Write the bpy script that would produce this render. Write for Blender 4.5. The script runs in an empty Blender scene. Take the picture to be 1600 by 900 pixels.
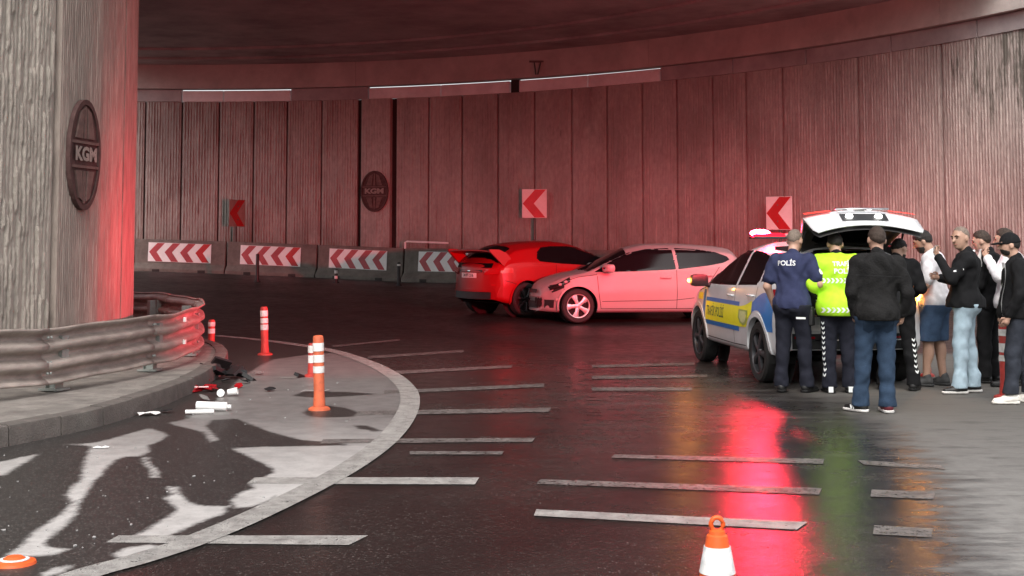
import bpy, bmesh, math, random
import numpy as np
from mathutils import Vector, Matrix
from mathutils.bvhtree import BVHTree
S = bpy.context.scene
COL = S.collection
random.seed(7)
RNG = np.random.default_rng(7)
R = math.radians

# ------------------------------------------------------------------ camera
FPX, PITCH, EYE, HORIZON = 2100.0, R(4.0), 1.65, 372.0
PPV = HORIZON - FPX * math.tan(PITCH)
cam_d = bpy.data.cameras.new('camera')
cam = bpy.data.objects.new('camera', cam_d)
COL.objects.link(cam)
cam.location = (0, 0, EYE)
cam.rotation_euler = (math.pi / 2 + PITCH, 0, 0)
cam_d.sensor_width = 36
cam_d.lens = 36 * FPX / 1600
cam_d.shift_y = -(450 - PPV) / 1600
cam_d.clip_end = 2000
S.camera = cam

# ------------------------------------------------------------------ sky, sun, exposure
SUN_EL, SUN_ROT = R(50), R(186)          # sun behind the photographer, to the left
w = bpy.data.worlds.new('World')
S.world = w
w.use_nodes = True
nt = w.node_tree
sky = nt.nodes.new('ShaderNodeTexSky')
sky.sky_type = 'NISHITA'
sky.sun_disc = False
sky.sun_elevation = SUN_EL
sky.sun_rotation = SUN_ROT
sky.dust_density = 4.0
sky.air_density = 1.0
sky.ozone_density = 0.6
mixn = nt.nodes.new('ShaderNodeHueSaturation')
mixn.inputs['Saturation'].default_value = 0.25     # an overcast, nearly grey sky
bg = nt.nodes['Background']
nt.links.new(sky.outputs[0], mixn.inputs['Color'])
nt.links.new(mixn.outputs[0], bg.inputs[0])
bg.inputs[1].default_value = 0.15
sun_d = bpy.data.lights.new('sun', 'SUN')
sun_d.energy = 0.5
sun_d.angle = R(30)
sun_d.color = (1.0, 0.95, 0.88)
sun = bpy.data.objects.new('sun', sun_d)
COL.objects.link(sun)
sdir = Vector((math.sin(SUN_ROT) * math.cos(SUN_EL), math.cos(SUN_ROT) * math.cos(SUN_EL), math.sin(SUN_EL)))
sun.rotation_euler = (-sdir).to_track_quat('-Z', 'Y').to_euler()
sun.location = sdir * 60
S.view_settings.view_transform = 'Standard'
S.view_settings.look = 'None'
S.view_settings.exposure = 1.0
S.view_settings.gamma = 1.0
S.cycles.use_denoising = True
S.cycles.max_bounces = 8
S.cycles.sample_clamp_indirect = 4.0

# ------------------------------------------------------------------ pixel <-> place
def ray(u, v):
    a, b = (u - 800) / FPX, (PPV - v) / FPX
    return (a, math.cos(PITCH) - b * math.sin(PITCH), math.sin(PITCH) + b * math.cos(PITCH))
def zg(X, Y):                                # height of the road surface
    t = min(1, max(0, (Y - 22) / 16.0)); t = t * t * (3 - 2 * t)
    return t * (0.37 + 0.036 * min(8, max(0, -2.9 - X)))
def at_z(u, v, z):
    d = ray(u, v); t = (z - EYE) / d[2]
    return Vector((d[0] * t, d[1] * t, z))
def at_y(u, v, Y):
    d = ray(u, v); t = Y / d[1]
    return Vector((d[0] * t, Y, EYE + d[2] * t))
def ground(u, v):
    z = 0
    for k in range(12):
        p = at_z(u, v, z); z = 0.5 * z + 0.5 * zg(p.x, p.y)
    return at_z(u, v, z)

# ------------------------------------------------------------------ objects
def tag(o, label=None, cat=None, group=None, kind=None):
    if label: o['label'] = label
    if cat: o['category'] = cat
    if group: o['group'] = group
    if kind: o['kind'] = kind
    return o
def thing(name, label, cat, loc=(0, 0, 0), rz=0, group=None, kind=None):
    o = bpy.data.objects.new(name, None)
    o.empty_display_size = 0.2
    COL.objects.link(o)
    o.location = loc; o.rotation_euler = (0, 0, rz)
    return tag(o, label, cat, group, kind)
class MB:
    def __init__(self): self.v = []; self.f = []; self.m = []; self.mi = 0
    def add(self, vs, fs, mi=None):
        b = len(self.v); self.v += [tuple(p) for p in vs]
        self.f += [tuple(i + b for i in q) for q in fs]
        self.m += [self.mi if mi is None else mi] * len(fs)
        return self
    def box(self, c, s, rot=None, mi=None):
        x, y, z = s[0] / 2, s[1] / 2, s[2] / 2
        vs = [Vector(p) for p in ((-x, -y, -z), (x, -y, -z), (x, y, -z), (-x, y, -z), (-x, -y, z), (x, -y, z), (x, y, z), (-x, y, z))]
        if rot is not None: vs = [rot @ p for p in vs]
        return self.add([p + Vector(c) for p in vs], [(0, 3, 2, 1), (4, 5, 6, 7), (0, 1, 5, 4), (1, 2, 6, 5), (2, 3, 7, 6), (3, 0, 4, 7)], mi)
    def grid(self, rows, mi=None, closed=False):
        n, m = len(rows), len(rows[0]); fs = []
        for i in range(n - 1):
            for j in range(m if closed else m - 1):
                k = (j + 1) % m
                fs.append((i * m + j, i * m + k, (i + 1) * m + k, (i + 1) * m + j))
        return self.add([p for r in rows for p in r], fs, mi)
    def lathe(self, prof, n=20, c=(0, 0, 0), rot=None, mi=None):
        rows = []
        for r, z in prof:
            row = []
            for k in range(n):
                a = 2 * math.pi * k / n
                p = Vector((r * math.cos(a), r * math.sin(a), z))
                if rot is not None: p = rot @ p
                row.append(p + Vector(c))
            rows.append(row)
        return self.grid(rows, mi, True)
    def tube(self, path, rad, n=8, mi=None, cap=True):
        path = [Vector(p) for p in path]; rows = []
        rr = rad if hasattr(rad, '__len__') else [rad] * len(path)
        for i, p in enumerate(path):
            t = (path[min(i + 1, len(path) - 1)] - path[max(i - 1, 0)]).normalized()
            up = Vector((0, 0, 1)) if abs(t.z) < 0.9 else Vector((0, 1, 0))
            a = t.cross(up).normalized(); b = t.cross(a)
            rows.append([p + (a * math.cos(2 * math.pi * k / n) + b * math.sin(2 * math.pi * k / n)) * rr[i] for k in range(n)])
        self.grid(rows, mi, True)
        if cap:
            b = len(self.v)
            self.v += [tuple(p) for p in rows[0]] + [tuple(p) for p in rows[-1]]
            self.f += [tuple(b + k for k in range(n)), tuple(b + n + k for k in reversed(range(n)))]
            self.m += [self.mi if mi is None else mi] * 2
        return self
    def prism(self, poly, d0, d1, fr=None, mi=None):     # poly in the frame's x,z; extruded along its y
        n = len(poly)
        f = fr or (lambda x, y, z: (x, y, z))
        vs = [f(x, d0, z) for x, z in poly] + [f(x, d1, z) for x, z in poly]
        fs = [tuple(range(n)), tuple(range(2 * n - 1, n - 1, -1))]
        fs += [(i, n + i, n + (i + 1) % n, (i + 1) % n) for i in range(n)]
        return self.add(vs, fs, mi)
    def ball(self, c, r, nu=12, nv=8, rot=None, mi=None):
        rows = []
        for i in range(nv + 1):
            th = math.pi * i / nv; row = []
            for k in range(nu):
                a = 2 * math.pi * k / nu
                p = Vector((r[0] * math.sin(th) * math.cos(a), r[1] * math.sin(th) * math.sin(a), r[2] * math.cos(th)))
                if rot is not None: p = rot @ p
                row.append(p + Vector(c))
            rows.append(row)
        return self.grid(rows, mi, True)
def obj(name, mb, mats, parent=None, smooth=False, fix=True, **kw):
    me = bpy.data.meshes.new(name)
    me.from_pydata(mb.v, [], mb.f)
    mats = mats if isinstance(mats, (list, tuple)) else [mats]
    for m_ in mats: me.materials.append(m_)
    if len(mats) > 1: me.polygons.foreach_set('material_index', mb.m)
    if fix:
        bm = bmesh.new(); bm.from_mesh(me)
        bmesh.ops.remove_doubles(bm, verts=bm.verts, dist=1e-5)
        bmesh.ops.dissolve_degenerate(bm, dist=1e-6, edges=bm.edges)
        bmesh.ops.recalc_face_normals(bm, faces=bm.faces)
        bm.to_mesh(me); bm.free()
    if smooth is True: me.polygons.foreach_set('use_smooth', [True] * len(me.polygons))
    elif smooth:
        me.polygons.foreach_set('use_smooth', [True] * len(me.polygons))
        me.set_sharp_from_angle(angle=R(smooth))
    me.update()
    o = bpy.data.objects.new(name, me)
    COL.objects.link(o)
    if parent: o.parent = parent
    tag(o, kw.get('label'), kw.get('cat'), kw.get('group'), kw.get('kind'))
    return o
def bevel(o, wd, seg=2, ang=35):
    m = o.modifiers.new('bevel', 'BEVEL'); m.width = wd; m.segments = seg; m.limit_method = 'ANGLE'; m.angle_limit = R(ang)
    o.data.polygons.foreach_set('use_smooth', [True] * len(o.data.polygons))
    o.data.set_sharp_from_angle(angle=R(40))
    return o
def copy_tree(o, parent=None):
    c = o.copy(); COL.objects.link(c)
    if parent: c.parent = parent
    for ch in list(o.children): copy_tree(ch, c)
    return c
def text_geo(body, size, bold=0.0, spacing=1.0):
    cu = bpy.data.curves.new('lettering', 'FONT'); cu.body = body; cu.size = size
    cu.align_x = 'CENTER'; cu.align_y = 'CENTER'; cu.offset = bold; cu.space_character = spacing; cu.resolution_u = 3
    o = bpy.data.objects.new('lettering', cu); COL.objects.link(o)
    dg = bpy.context.evaluated_depsgraph_get()
    me = bpy.data.meshes.new_from_object(o.evaluated_get(dg))
    bm = bmesh.new(); bm.from_mesh(me)
    bmesh.ops.triangulate(bm, faces=bm.faces)
    bmesh.ops.subdivide_edges(bm, edges=[e for e in bm.edges if e.calc_length() > size * 0.3], cuts=1)
    bm.to_mesh(me); bm.free()
    vs = [tuple(v.co) for v in me.vertices]; fs = [tuple(p.vertices) for p in me.polygons]
    bpy.data.objects.remove(o); bpy.data.meshes.remove(me)
    return vs, fs

# ------------------------------------------------------------------ materials
def mat(name, col, rough=0.6, metal=0.0, var=0.15, scale=6.0, bump=0.0, bscale=60.0, stretch=(1, 1, 1), col2=None,
        grime=0.0, gscale=1.5, gcol=(0.03, 0.025, 0.02), emit=None, estr=0, coat=0.0, spec=0.5, rvar=0.1):
    m = bpy.data.materials.new(name); m.use_nodes = True
    n = m.node_tree.nodes; l = m.node_tree.links
    p = n['Principled BSDF']
    tc = n.new('ShaderNodeTexCoord'); mp = n.new('ShaderNodeMapping'); mp.inputs['Scale'].default_value = stretch
    l.new(tc.outputs['Object'], mp.inputs['Vector'])
    no = n.new('ShaderNodeTexNoise'); no.inputs['Scale'].default_value = scale; no.inputs['Detail'].default_value = 6; no.inputs['Roughness'].default_value = 0.65
    l.new(mp.outputs[0], no.inputs['Vector'])
    cr = n.new('ShaderNodeMix'); cr.data_type = 'RGBA'
    c2 = col2 or tuple(max(0, c * (1 - var)) for c in col)
    c1 = col if col2 else tuple(min(1, c * (1 + var)) for c in col)
    mr = n.new('ShaderNodeMapRange'); mr.inputs[1].default_value = 0.3; mr.inputs[2].default_value = 0.7
    l.new(no.outputs['Fac'], mr.inputs[0]); l.new(mr.outputs[0], cr.inputs['Factor'])
    cr.inputs['A'].default_value = (*c1, 1); cr.inputs['B'].default_value = (*c2, 1)
    out = cr.outputs['Result']
    if grime:
        g = n.new('ShaderNodeTexNoise'); g.inputs['Scale'].default_value = gscale; g.inputs['Detail'].default_value = 8; g.inputs['Roughness'].default_value = 0.7
        l.new(mp.outputs[0], g.inputs['Vector'])
        gr = n.new('ShaderNodeMapRange'); gr.inputs[1].default_value = 0.45; gr.inputs[2].default_value = 0.72; gr.inputs[4].default_value = grime
        l.new(g.outputs['Fac'], gr.inputs[0])
        gm = n.new('ShaderNodeMix'); gm.data_type = 'RGBA'
        l.new(gr.outputs[0], gm.inputs['Factor']); l.new(out, gm.inputs['A']); gm.inputs['B'].default_value = (*gcol, 1)
        out = gm.outputs['Result']
    l.new(out, p.inputs['Base Color'])
    rr = n.new('ShaderNodeMapRange'); rr.inputs[3].default_value = max(0.02, rough - rvar); rr.inputs[4].default_value = min(1, rough + rvar)
    l.new(no.outputs['Fac'], rr.inputs[0]); l.new(rr.outputs[0], p.inputs['Roughness'])
    p.inputs['Metallic'].default_value = metal
    p.inputs['Coat Weight'].default_value = coat
    p.inputs['Coat Roughness'].default_value = 0.05
    p.inputs['Specular IOR Level'].default_value = spec
    if bump:
        b = n.new('ShaderNodeTexNoise'); b.inputs['Scale'].default_value = bscale; b.inputs['Detail'].default_value = 5
        l.new(mp.outputs[0], b.inputs['Vector'])
        bp = n.new('ShaderNodeBump'); bp.inputs['Strength'].default_value = bump; bp.inputs['Distance'].default_value = 0.02
        l.new(b.outputs['Fac'], bp.inputs['Height']); l.new(bp.outputs[0], p.inputs['Normal'])
    if emit:
        p.inputs['Emission Color'].default_value = (*emit, 1); p.inputs['Emission Strength'].default_value = estr
    return m
M = {}
M['concrete_rib'] = mat('ribbed_concrete', (0.46, 0.41, 0.355), 0.85, col2=(0.33, 0.29, 0.25), scale=9, bump=0.5, bscale=60, stretch=(1, 1, 0.4), grime=0.5, gscale=2.0, gcol=(0.10, 0.085, 0.075))
M['concrete_wall'] = mat('ribbed_wall_concrete', (0.48, 0.43, 0.39), 0.85, col2=(0.34, 0.30, 0.27), scale=11, bump=0.7, bscale=22, stretch=(1, 1, 0.5), grime=0.35, gscale=1.2, gcol=(0.17, 0.145, 0.13))
M['concrete'] = mat('smooth_concrete', (0.31, 0.255, 0.22), 0.85, var=0.25, scale=7, stretch=(1, 1, 0.3), bump=0.4, bscale=50, grime=0.35, gscale=1.2, gcol=(0.12, 0.10, 0.09))
M['soffit'] = mat('soffit_concrete', (0.40, 0.36, 0.35), 0.8, var=0.2, scale=0.9, bump=0.2, bscale=8, grime=0.5, gscale=0.4, gcol=(0.05, 0.04, 0.04))
M['beam'] = mat('beam_concrete', (0.52, 0.47, 0.43), 0.8, var=0.15, scale=1.2, bump=0.2, bscale=20, grime=0.3, gscale=0.8, gcol=(0.12, 0.1, 0.09))
M['cap_daylit'] = mat('daylit_capping', (0.86, 0.83, 0.81), 0.5, var=0.06, scale=1.6, grime=0.35, gscale=1.1, gcol=(0.33, 0.29, 0.27))  # near-white colour stands in for daylight from the gap under the beam
M['cap_dull'] = mat('dull_capping', (0.40, 0.36, 0.35), 0.55, var=0.2, scale=1.4, grime=0.5, gscale=0.9, gcol=(0.22, 0.19, 0.18))
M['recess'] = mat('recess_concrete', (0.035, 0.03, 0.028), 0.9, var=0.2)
M['emblem'] = mat('emblem_paint', (0.075, 0.035, 0.032), 0.8, var=0.3, scale=9, bump=0.3, bscale=50)
M['emblem_raise'] = mat('emblem_relief', (0.14, 0.085, 0.075), 0.8, var=0.3, scale=9)
M['emblem_text'] = mat('emblem_letter_paint', (0.30, 0.25, 0.22), 0.8, var=0.3, scale=14)
M['barrier'] = mat('barrier_concrete', (0.17, 0.15, 0.13), 0.85, var=0.25, scale=4, bump=0.3, bscale=40, grime=0.5, gscale=2.2, gcol=(0.06, 0.05, 0.045))
M['kerb'] = mat('kerb_concrete', (0.115, 0.10, 0.09), 0.85, var=0.25, scale=5, bump=0.5, bscale=60, grime=0.5, gscale=3, gcol=(0.09, 0.08, 0.07))
M['galv'] = mat('galvanised_steel', (0.37, 0.32, 0.285), 0.6, metal=0.2, var=0.3, scale=3, bump=0.1, bscale=30, stretch=(1, 1, 3), grime=0.6, gscale=2.5, gcol=(0.15, 0.12, 0.10))
M['galv_post'] = mat('galvanised_post', (0.33, 0.35, 0.33), 0.5, metal=0.4, var=0.2, scale=8)
M['sheet_white'] = mat('reflective_white_sheet', (0.88, 0.86, 0.84), 0.45, var=0.05, scale=4, grime=0.15, gscale=5, gcol=(0.45, 0.38, 0.34))
M['sheet_red'] = mat('reflective_red_sheet', (0.42, 0.045, 0.055), 0.45, var=0.25, scale=3)
M['sheet_red2'] = mat('bright_red_sheet', (0.50, 0.012, 0.015), 0.4, var=0.15, scale=4)
M['pole'] = mat('sign_pole_steel', (0.12, 0.11, 0.10), 0.5, metal=0.5)
M['bollard'] = mat('orange_plastic', (0.62, 0.13, 0.055), 0.5, var=0.2, scale=9, bump=0.05, grime=0.35, gscale=9, gcol=(0.22, 0.08, 0.05))
M['bollard_red'] = mat('red_plastic', (0.50, 0.05, 0.04), 0.5, var=0.2, scale=9, grime=0.35, gscale=9, gcol=(0.18, 0.04, 0.03))
M['band'] = mat('white_reflective_band', (0.82, 0.80, 0.77), 0.45, var=0.12, scale=14, grime=0.5, gscale=16, gcol=(0.35, 0.3, 0.27))
M['dark_post'] = mat('dark_plastic', (0.02, 0.015, 0.015), 0.5)
M['cone'] = mat('cone_orange', (0.85, 0.12, 0.02), 0.45, var=0.12, scale=10, grime=0.2, gscale=12, gcol=(0.3, 0.06, 0.02))
M['cone_band'] = mat('cone_white_sheet', (0.80, 0.80, 0.79), 0.4, var=0.25, scale=22)
M['black_plastic'] = mat('black_plastic', (0.014, 0.014, 0.015), 0.55)
M['rubber'] = mat('tyre_rubber', (0.016, 0.015, 0.015), 0.8, bump=0.1, bscale=80)
M['under'] = mat('underbody_black', (0.008, 0.008, 0.008), 0.9)
M['glass'] = mat('tinted_glass', (0.005, 0.005, 0.006), 0.08, var=0.0, rvar=0.02, spec=0.22)
M['chrome'] = mat('chrome', (0.75, 0.73, 0.72), 0.15, metal=1.0)
M['alloy'] = mat('alloy_silver', (0.55, 0.54, 0.53), 0.35, metal=0.6)
M['alloy_dark'] = mat('alloy_dark', (0.06, 0.06, 0.065), 0.4, metal=0.6)
M['paint_white'] = mat('white_car_paint', (0.27, 0.258, 0.255), 0.45, var=0.04, scale=2, coat=0.15, grime=0.12, gscale=2.5, gcol=(0.4, 0.36, 0.32))
M['paint_police'] = mat('silver_white_paint', (0.66, 0.67, 0.68), 0.38, var=0.05, scale=2, coat=0.5, grime=0.15, gscale=2.5, gcol=(0.35, 0.33, 0.3))
M['paint_red'] = mat('red_car_paint', (0.25, 0.003, 0.006), 0.36, var=0.08, scale=2, coat=0.15, spec=0.3)
M['lamp_red'] = mat('tail_lamp_red', (0.35, 0.01, 0.015), 0.15, coat=0.5)
M['lamp_dark'] = mat('dark_lamp_housing', (0.015, 0.014, 0.014), 0.15, coat=0.5)
M['lamp_lit'] = mat('lit_tail_lamp', (0.4, 0.01, 0.01), 0.3, var=0.0, emit=(1.0, 0.05, 0.03), estr=0.8)
M['lamp_clear'] = mat('lamp_clear', (0.25, 0.24, 0.24), 0.12, var=0.5, scale=18)
M['plate'] = mat('number_plate_white', (0.80, 0.79, 0.77), 0.4, var=0.05)
M['ink'] = mat('black_lettering', (0.02, 0.02, 0.022), 0.5)
M['ink_green'] = mat('dark_green_lettering', (0.05, 0.12, 0.06), 0.5)
M['livery_blue'] = mat('livery_blue', (0.012, 0.18, 0.55), 0.35, var=0.05, coat=0.4)
M['livery_yellow'] = mat('livery_yellow', (0.92, 0.88, 0.015), 0.4, var=0.04, coat=0.2)
M['beacon_lens'] = mat('beacon_red_lens', (0.25, 0.002, 0.003), 0.7, var=0.0, emit=(1.0, 0.01, 0.03), estr=1.5, spec=0.05)
M['beacon_core'] = mat('beacon_led', (0.9, 0.2, 0.2), 0.3, var=0.0, emit=(1.0, 0.012, 0.04), estr=420)
M['amber_core'] = mat('amber_lamp', (0.8, 0.3, 0.02), 0.3, var=0.0, emit=(1.0, 0.42, 0.05), estr=14)
M['white_lamp'] = mat('white_lamp', (0.9, 0.9, 0.9), 0.3, var=0.0, emit=(1.0, 0.97, 0.92), estr=8)
M['tan_box'] = mat('tan_cardboard', (0.20, 0.14, 0.10), 0.7)
M['trim_grey'] = mat('grey_trim', (0.05, 0.047, 0.047), 0.7)
M['paper'] = mat('white_paper', (0.82, 0.81, 0.79), 0.6, var=0.06)

def wall_wear(m):
    """water runs, soot near the ground and moss where the wall stands in the open"""
    n = m.node_tree.nodes; l = m.node_tree.links; p = n['Principled BSDF']
    src = p.inputs['Base Color'].links[0].from_socket
    tc = n.new('ShaderNodeTexCoord'); sp = n.new('ShaderNodeSeparateXYZ'); l.new(tc.outputs['Object'], sp.inputs[0])
    def noise(sc, st, det=6):
        mp = n.new('ShaderNodeMapping'); mp.inputs['Scale'].default_value = st; l.new(tc.outputs['Object'], mp.inputs['Vector'])
        x = n.new('ShaderNodeTexNoise'); x.inputs['Scale'].default_value = sc; x.inputs['Detail'].default_value = det; x.inputs['Roughness'].default_value = 0.65; l.new(mp.outputs[0], x.inputs['Vector']); return x.outputs['Fac']
    def rg(v, a_, b_, c_, d_):
        x = n.new('ShaderNodeMapRange'); x.interpolation_type = 'SMOOTHSTEP'
        for i, q in enumerate((a_, b_, c_, d_)): x.inputs[i + 1].default_value = q
        l.new(v, x.inputs[0]); return x.outputs[0]
    def mul(a_, b_):
        x = n.new('ShaderNodeMath'); x.operation = 'MULTIPLY'
        for i, q in enumerate((a_, b_)):
            if isinstance(q, float): x.inputs[i].default_value = q
            else: l.new(q, x.inputs[i])
        return x.outputs[0]
    def over(f, col):
        nonlocal src
        x = n.new('ShaderNodeMix'); x.data_type = 'RGBA'; l.new(f, x.inputs['Factor']); l.new(src, x.inputs['A']); x.inputs['B'].default_value = (*col, 1); src = x.outputs['Result']
    over(mul(rg(noise(1.1, (1, 1, 0.16)), 0.48, 0.72, 0, 1), 0.35), (0.15, 0.125, 0.11))
    over(mul(rg(noise(0.5, (1, 1, 0.6)), 0.45, 0.68, 0, 1), 0.45), (0.18, 0.15, 0.135))
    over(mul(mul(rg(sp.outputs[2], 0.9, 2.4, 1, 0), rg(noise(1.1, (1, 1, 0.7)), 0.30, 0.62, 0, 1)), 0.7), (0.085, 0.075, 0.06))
    moss = mul(rg(sp.outputs[0], 8.4, 10.6, 0, 1), rg(sp.outputs[2], 2.4, 5.2, 0, 1))
    mx = n.new('ShaderNodeMath'); mx.operation = 'MULTIPLY_ADD'; l.new(moss, mx.inputs[0]); mx.inputs[1].default_value = 0.30; l.new(noise(5.5, (1, 1, 0.22)), mx.inputs[2])
    over(mul(rg(mx.outputs[0], 0.66, 0.84, 0, 1), 0.75), (0.05, 0.05, 0.035))
    l.new(src, p.inputs['Base Color'])
wall_wear(M['concrete_wall'])
# ------------------------------------------------------------------ road surface with its stains
def poly_sd(P, poly):                         # signed distance (negative inside), vectorised
    P = np.asarray(P); poly = np.asarray(poly); n = len(poly)
    d = np.full(len(P), 1e9); ins = np.zeros(len(P), bool)
    for i in range(n):
        a, b = poly[i], poly[(i + 1) % n]
        e = b - a; wv = P - a
        t = np.clip((wv @ e) / max(1e-12, e @ e), 0, 1)
        q = wv - t[:, None] * e
        d = np.minimum(d, (q * q).sum(1))
        c = (a[1] > P[:, 1]) != (b[1] > P[:, 1])
        with np.errstate(divide='ignore', invalid='ignore'):
            xi = (b[0] - a[0]) * (P[:, 1] - a[1]) / (b[1] - a[1]) + a[0]
        ins ^= c & (P[:, 0] < xi)
    d = np.sqrt(d)
    return np.where(ins, -d, d)
def gp(pts): return [tuple(ground(u, v)[:2]) for u, v in pts]
def attr(me, name, vals):
    a = me.attributes.new(name, 'FLOAT', 'POINT'); a.data.foreach_set('value', np.asarray(vals, np.float32))

def road_material(name, gore):
    m = bpy.data.materials.new(name); m.use_nodes = True
    n = m.node_tree.nodes; l = m.node_tree.links; p = n['Principled BSDF']
    tc = n.new('ShaderNodeTexCoord')
    def noise(sc, det=5, ro=0.6, st=(1, 1, 1)):
        mp = n.new('ShaderNodeMapping'); mp.inputs['Scale'].default_value = st
        l.new(tc.outputs['Object'], mp.inputs['Vector'])
        x = n.new('ShaderNodeTexNoise'); x.inputs['Scale'].default_value = sc; x.inputs['Detail'].default_value = det; x.inputs['Roughness'].default_value = ro
        l.new(mp.outputs[0], x.inputs['Vector']); return x.outputs['Fac']
    def math_(op, a, b=0.0, c=None):
        x = n.new('ShaderNodeMath'); x.operation = op
        for i, q in enumerate((a, b, c)):
            if q is None: continue
            if isinstance(q, (int, float)): x.inputs[i].default_value = q
            else: l.new(q, x.inputs[i])
        return x.outputs[0]
    def ramp(v, a, b, c=0.0, d=1.0):
        x = n.new('ShaderNodeMapRange'); x.interpolation_type = 'SMOOTHSTEP'
        for i, q in enumerate((a, b, c, d)): x.inputs[i + 1].default_value = q
        l.new(v, x.inputs[0]); return x.outputs[0]
    def mix(f, a, b):
        x = n.new('ShaderNodeMix'); x.data_type = 'RGBA'
        if isinstance(f, (int, float)): x.inputs['Factor'].default_value = f
        else: l.new(f, x.inputs['Factor'])
        for k, q in (('A', a), ('B', b)):
            if isinstance(q, tuple): x.inputs[k].default_value = (*q, 1)
            else: l.new(q, x.inputs[k])
        return x.outputs['Result']
    def at(name):
        x = n.new('ShaderNodeAttribute'); x.attribute_name = name; return x.outputs['Fac']
    vor = n.new('ShaderNodeTexVoronoi'); vor.inputs['Scale'].default_value = 62
    l.new(tc.outputs['Object'], vor.inputs['Vector'])
    agg = noise(95, 3, 0.7); big = noise(0.7, 5); mid = noise(5, 6, 0.65)
    streak = noise(2.2, 7, 0.7, (0.35, 2.2, 1))
    spk = ramp(agg, 0.50, 0.72)
    sep = n.new('ShaderNodeSeparateColor'); l.new(vor.outputs['Color'], sep.inputs[0])
    stone = math_('MULTIPLY', ramp(sep.outputs[0], 0.55, 1.0), ramp(vor.outputs['Distance'], 0.55, 0.15))
    asph = mix(ramp(big, 0.3, 0.7), (0.017, 0.015, 0.014), (0.027, 0.024, 0.022))
    asph = mix(math_('MULTIPLY', math_('MULTIPLY', stone, ramp(noise(1.7, 5), 0.3, 0.65, 0.6, 1.0)), 0.9), asph, (0.155, 0.138, 0.125))
    if not gore: asph = mix(math_('MULTIPLY', at('track'), ramp(noise(2.5, 5), 0.3, 0.6, 0.2, 0.75)), asph, (0.013, 0.0115, 0.011))
    asph = mix(math_('MULTIPLY', spk, 0.22), asph, (0.11, 0.10, 0.095))
    rgh_a = math_('ADD', math_('ADD', math_('MULTIPLY', at('distant'), 0.28), math_('MULTIPLY', at('drag'), 0.12)), math_('ADD', ramp(mid, 0.35, 0.7, -0.04, 0.08), ramp(big, 0.3, 0.7, 0.15, 0.24)))
    conc = mix(ramp(mid, 0.35, 0.65), (0.235, 0.225, 0.21), (0.17, 0.16, 0.15))
    conc = mix(math_('MULTIPLY', spk, 0.25), conc, (0.38, 0.36, 0.34))
    if gore:
        g = at('pale')                           # metres inside the pale film (+) or in the bare asphalt (-)
        g = math_('ADD', g, math_('MULTIPLY', math_('SUBTRACT', noise(11, 8, 0.75), 0.5), 0.12))
        f = ramp(g, -0.03, 0.035)
        film = mix(ramp(mid, 0.3, 0.7), (0.52, 0.50, 0.48), (0.40, 0.385, 0.37))
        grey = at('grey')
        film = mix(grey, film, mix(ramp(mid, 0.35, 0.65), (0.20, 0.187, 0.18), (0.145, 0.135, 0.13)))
        film = mix(math_('MULTIPLY', ramp(noise(30, 7, 0.8), 0.52, 0.70), 0.55), film, (0.17, 0.16, 0.15))
        film = mix(math_('MULTIPLY', ramp(noise(2.4, 8, 0.75), 0.50, 0.72), 0.35), film, (0.15, 0.14, 0.13))
        dark = mix(math_('MULTIPLY', ramp(noise(26, 5, 0.75), 0.5, 0.75), 0.35), mix(math_('MULTIPLY', stone, 0.9), (0.026, 0.024, 0.0225), (0.17, 0.155, 0.145)), (0.16, 0.15, 0.14))
        col = mix(f, dark, film)
        l.new(ramp(f, 0, 1, 0.42, 0.42), p.inputs['Roughness'])
        bh = math_('MULTIPLY', agg, ramp(f, 0, 1, 1.0, 0.25))
    else:
        s = at('dusty')
        s = math_('ADD', s, math_('MULTIPLY', math_('SUBTRACT', streak, 0.5), 1.1))
        s = math_('ADD', s, math_('MULTIPLY', math_('SUBTRACT', noise(9, 6, 0.7, (0.5, 1.6, 1)), 0.5), 0.8))
        f = ramp(s, -0.30, 0.35)
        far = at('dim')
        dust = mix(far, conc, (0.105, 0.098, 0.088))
        dust = mix(math_('MULTIPLY', ramp(noise(3.5, 8, 0.75, (0.6, 2.0, 1)), 0.50, 0.66), 0.6), dust, (0.055, 0.05, 0.046))
        film = math_('MULTIPLY', ramp(noise(1.6, 7, 0.7, (0.4, 2.0, 1)), 0.45, 0.75), at('drag'))
        asph = mix(math_('MULTIPLY', film, 0.6), asph, (0.15, 0.14, 0.13))
        col = mix(f, asph, dust)
        ro = n.new('ShaderNodeMix'); ro.data_type = 'FLOAT'
        l.new(f, ro.inputs[0]); l.new(rgh_a, ro.inputs[2]); ro.inputs[3].default_value = 0.8
        l.new(ro.outputs[0], p.inputs['Roughness'])
        bh = math_('MULTIPLY', math_('ADD', agg, math_('MULTIPLY', vor.outputs['Distance'], -0.6)), ramp(f, 0, 1, 1, 0.4))
    l.new(col, p.inputs['Base Color'])
    bp = n.new('ShaderNodeBump'); bp.inputs['Strength'].default_value = 0.5; bp.inputs['Distance'].default_value = 0.0022
    l.new(bh, bp.inputs['Height']); l.new(bp.outputs[0], p.inputs['Normal'])
    if gore: p.inputs['Specular IOR Level'].default_value = 0.4
    else: l.new(ramp(at('distant'), 0, 1, 0.42, 0.17), p.inputs['Specular IOR Level'])
    return m

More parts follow.
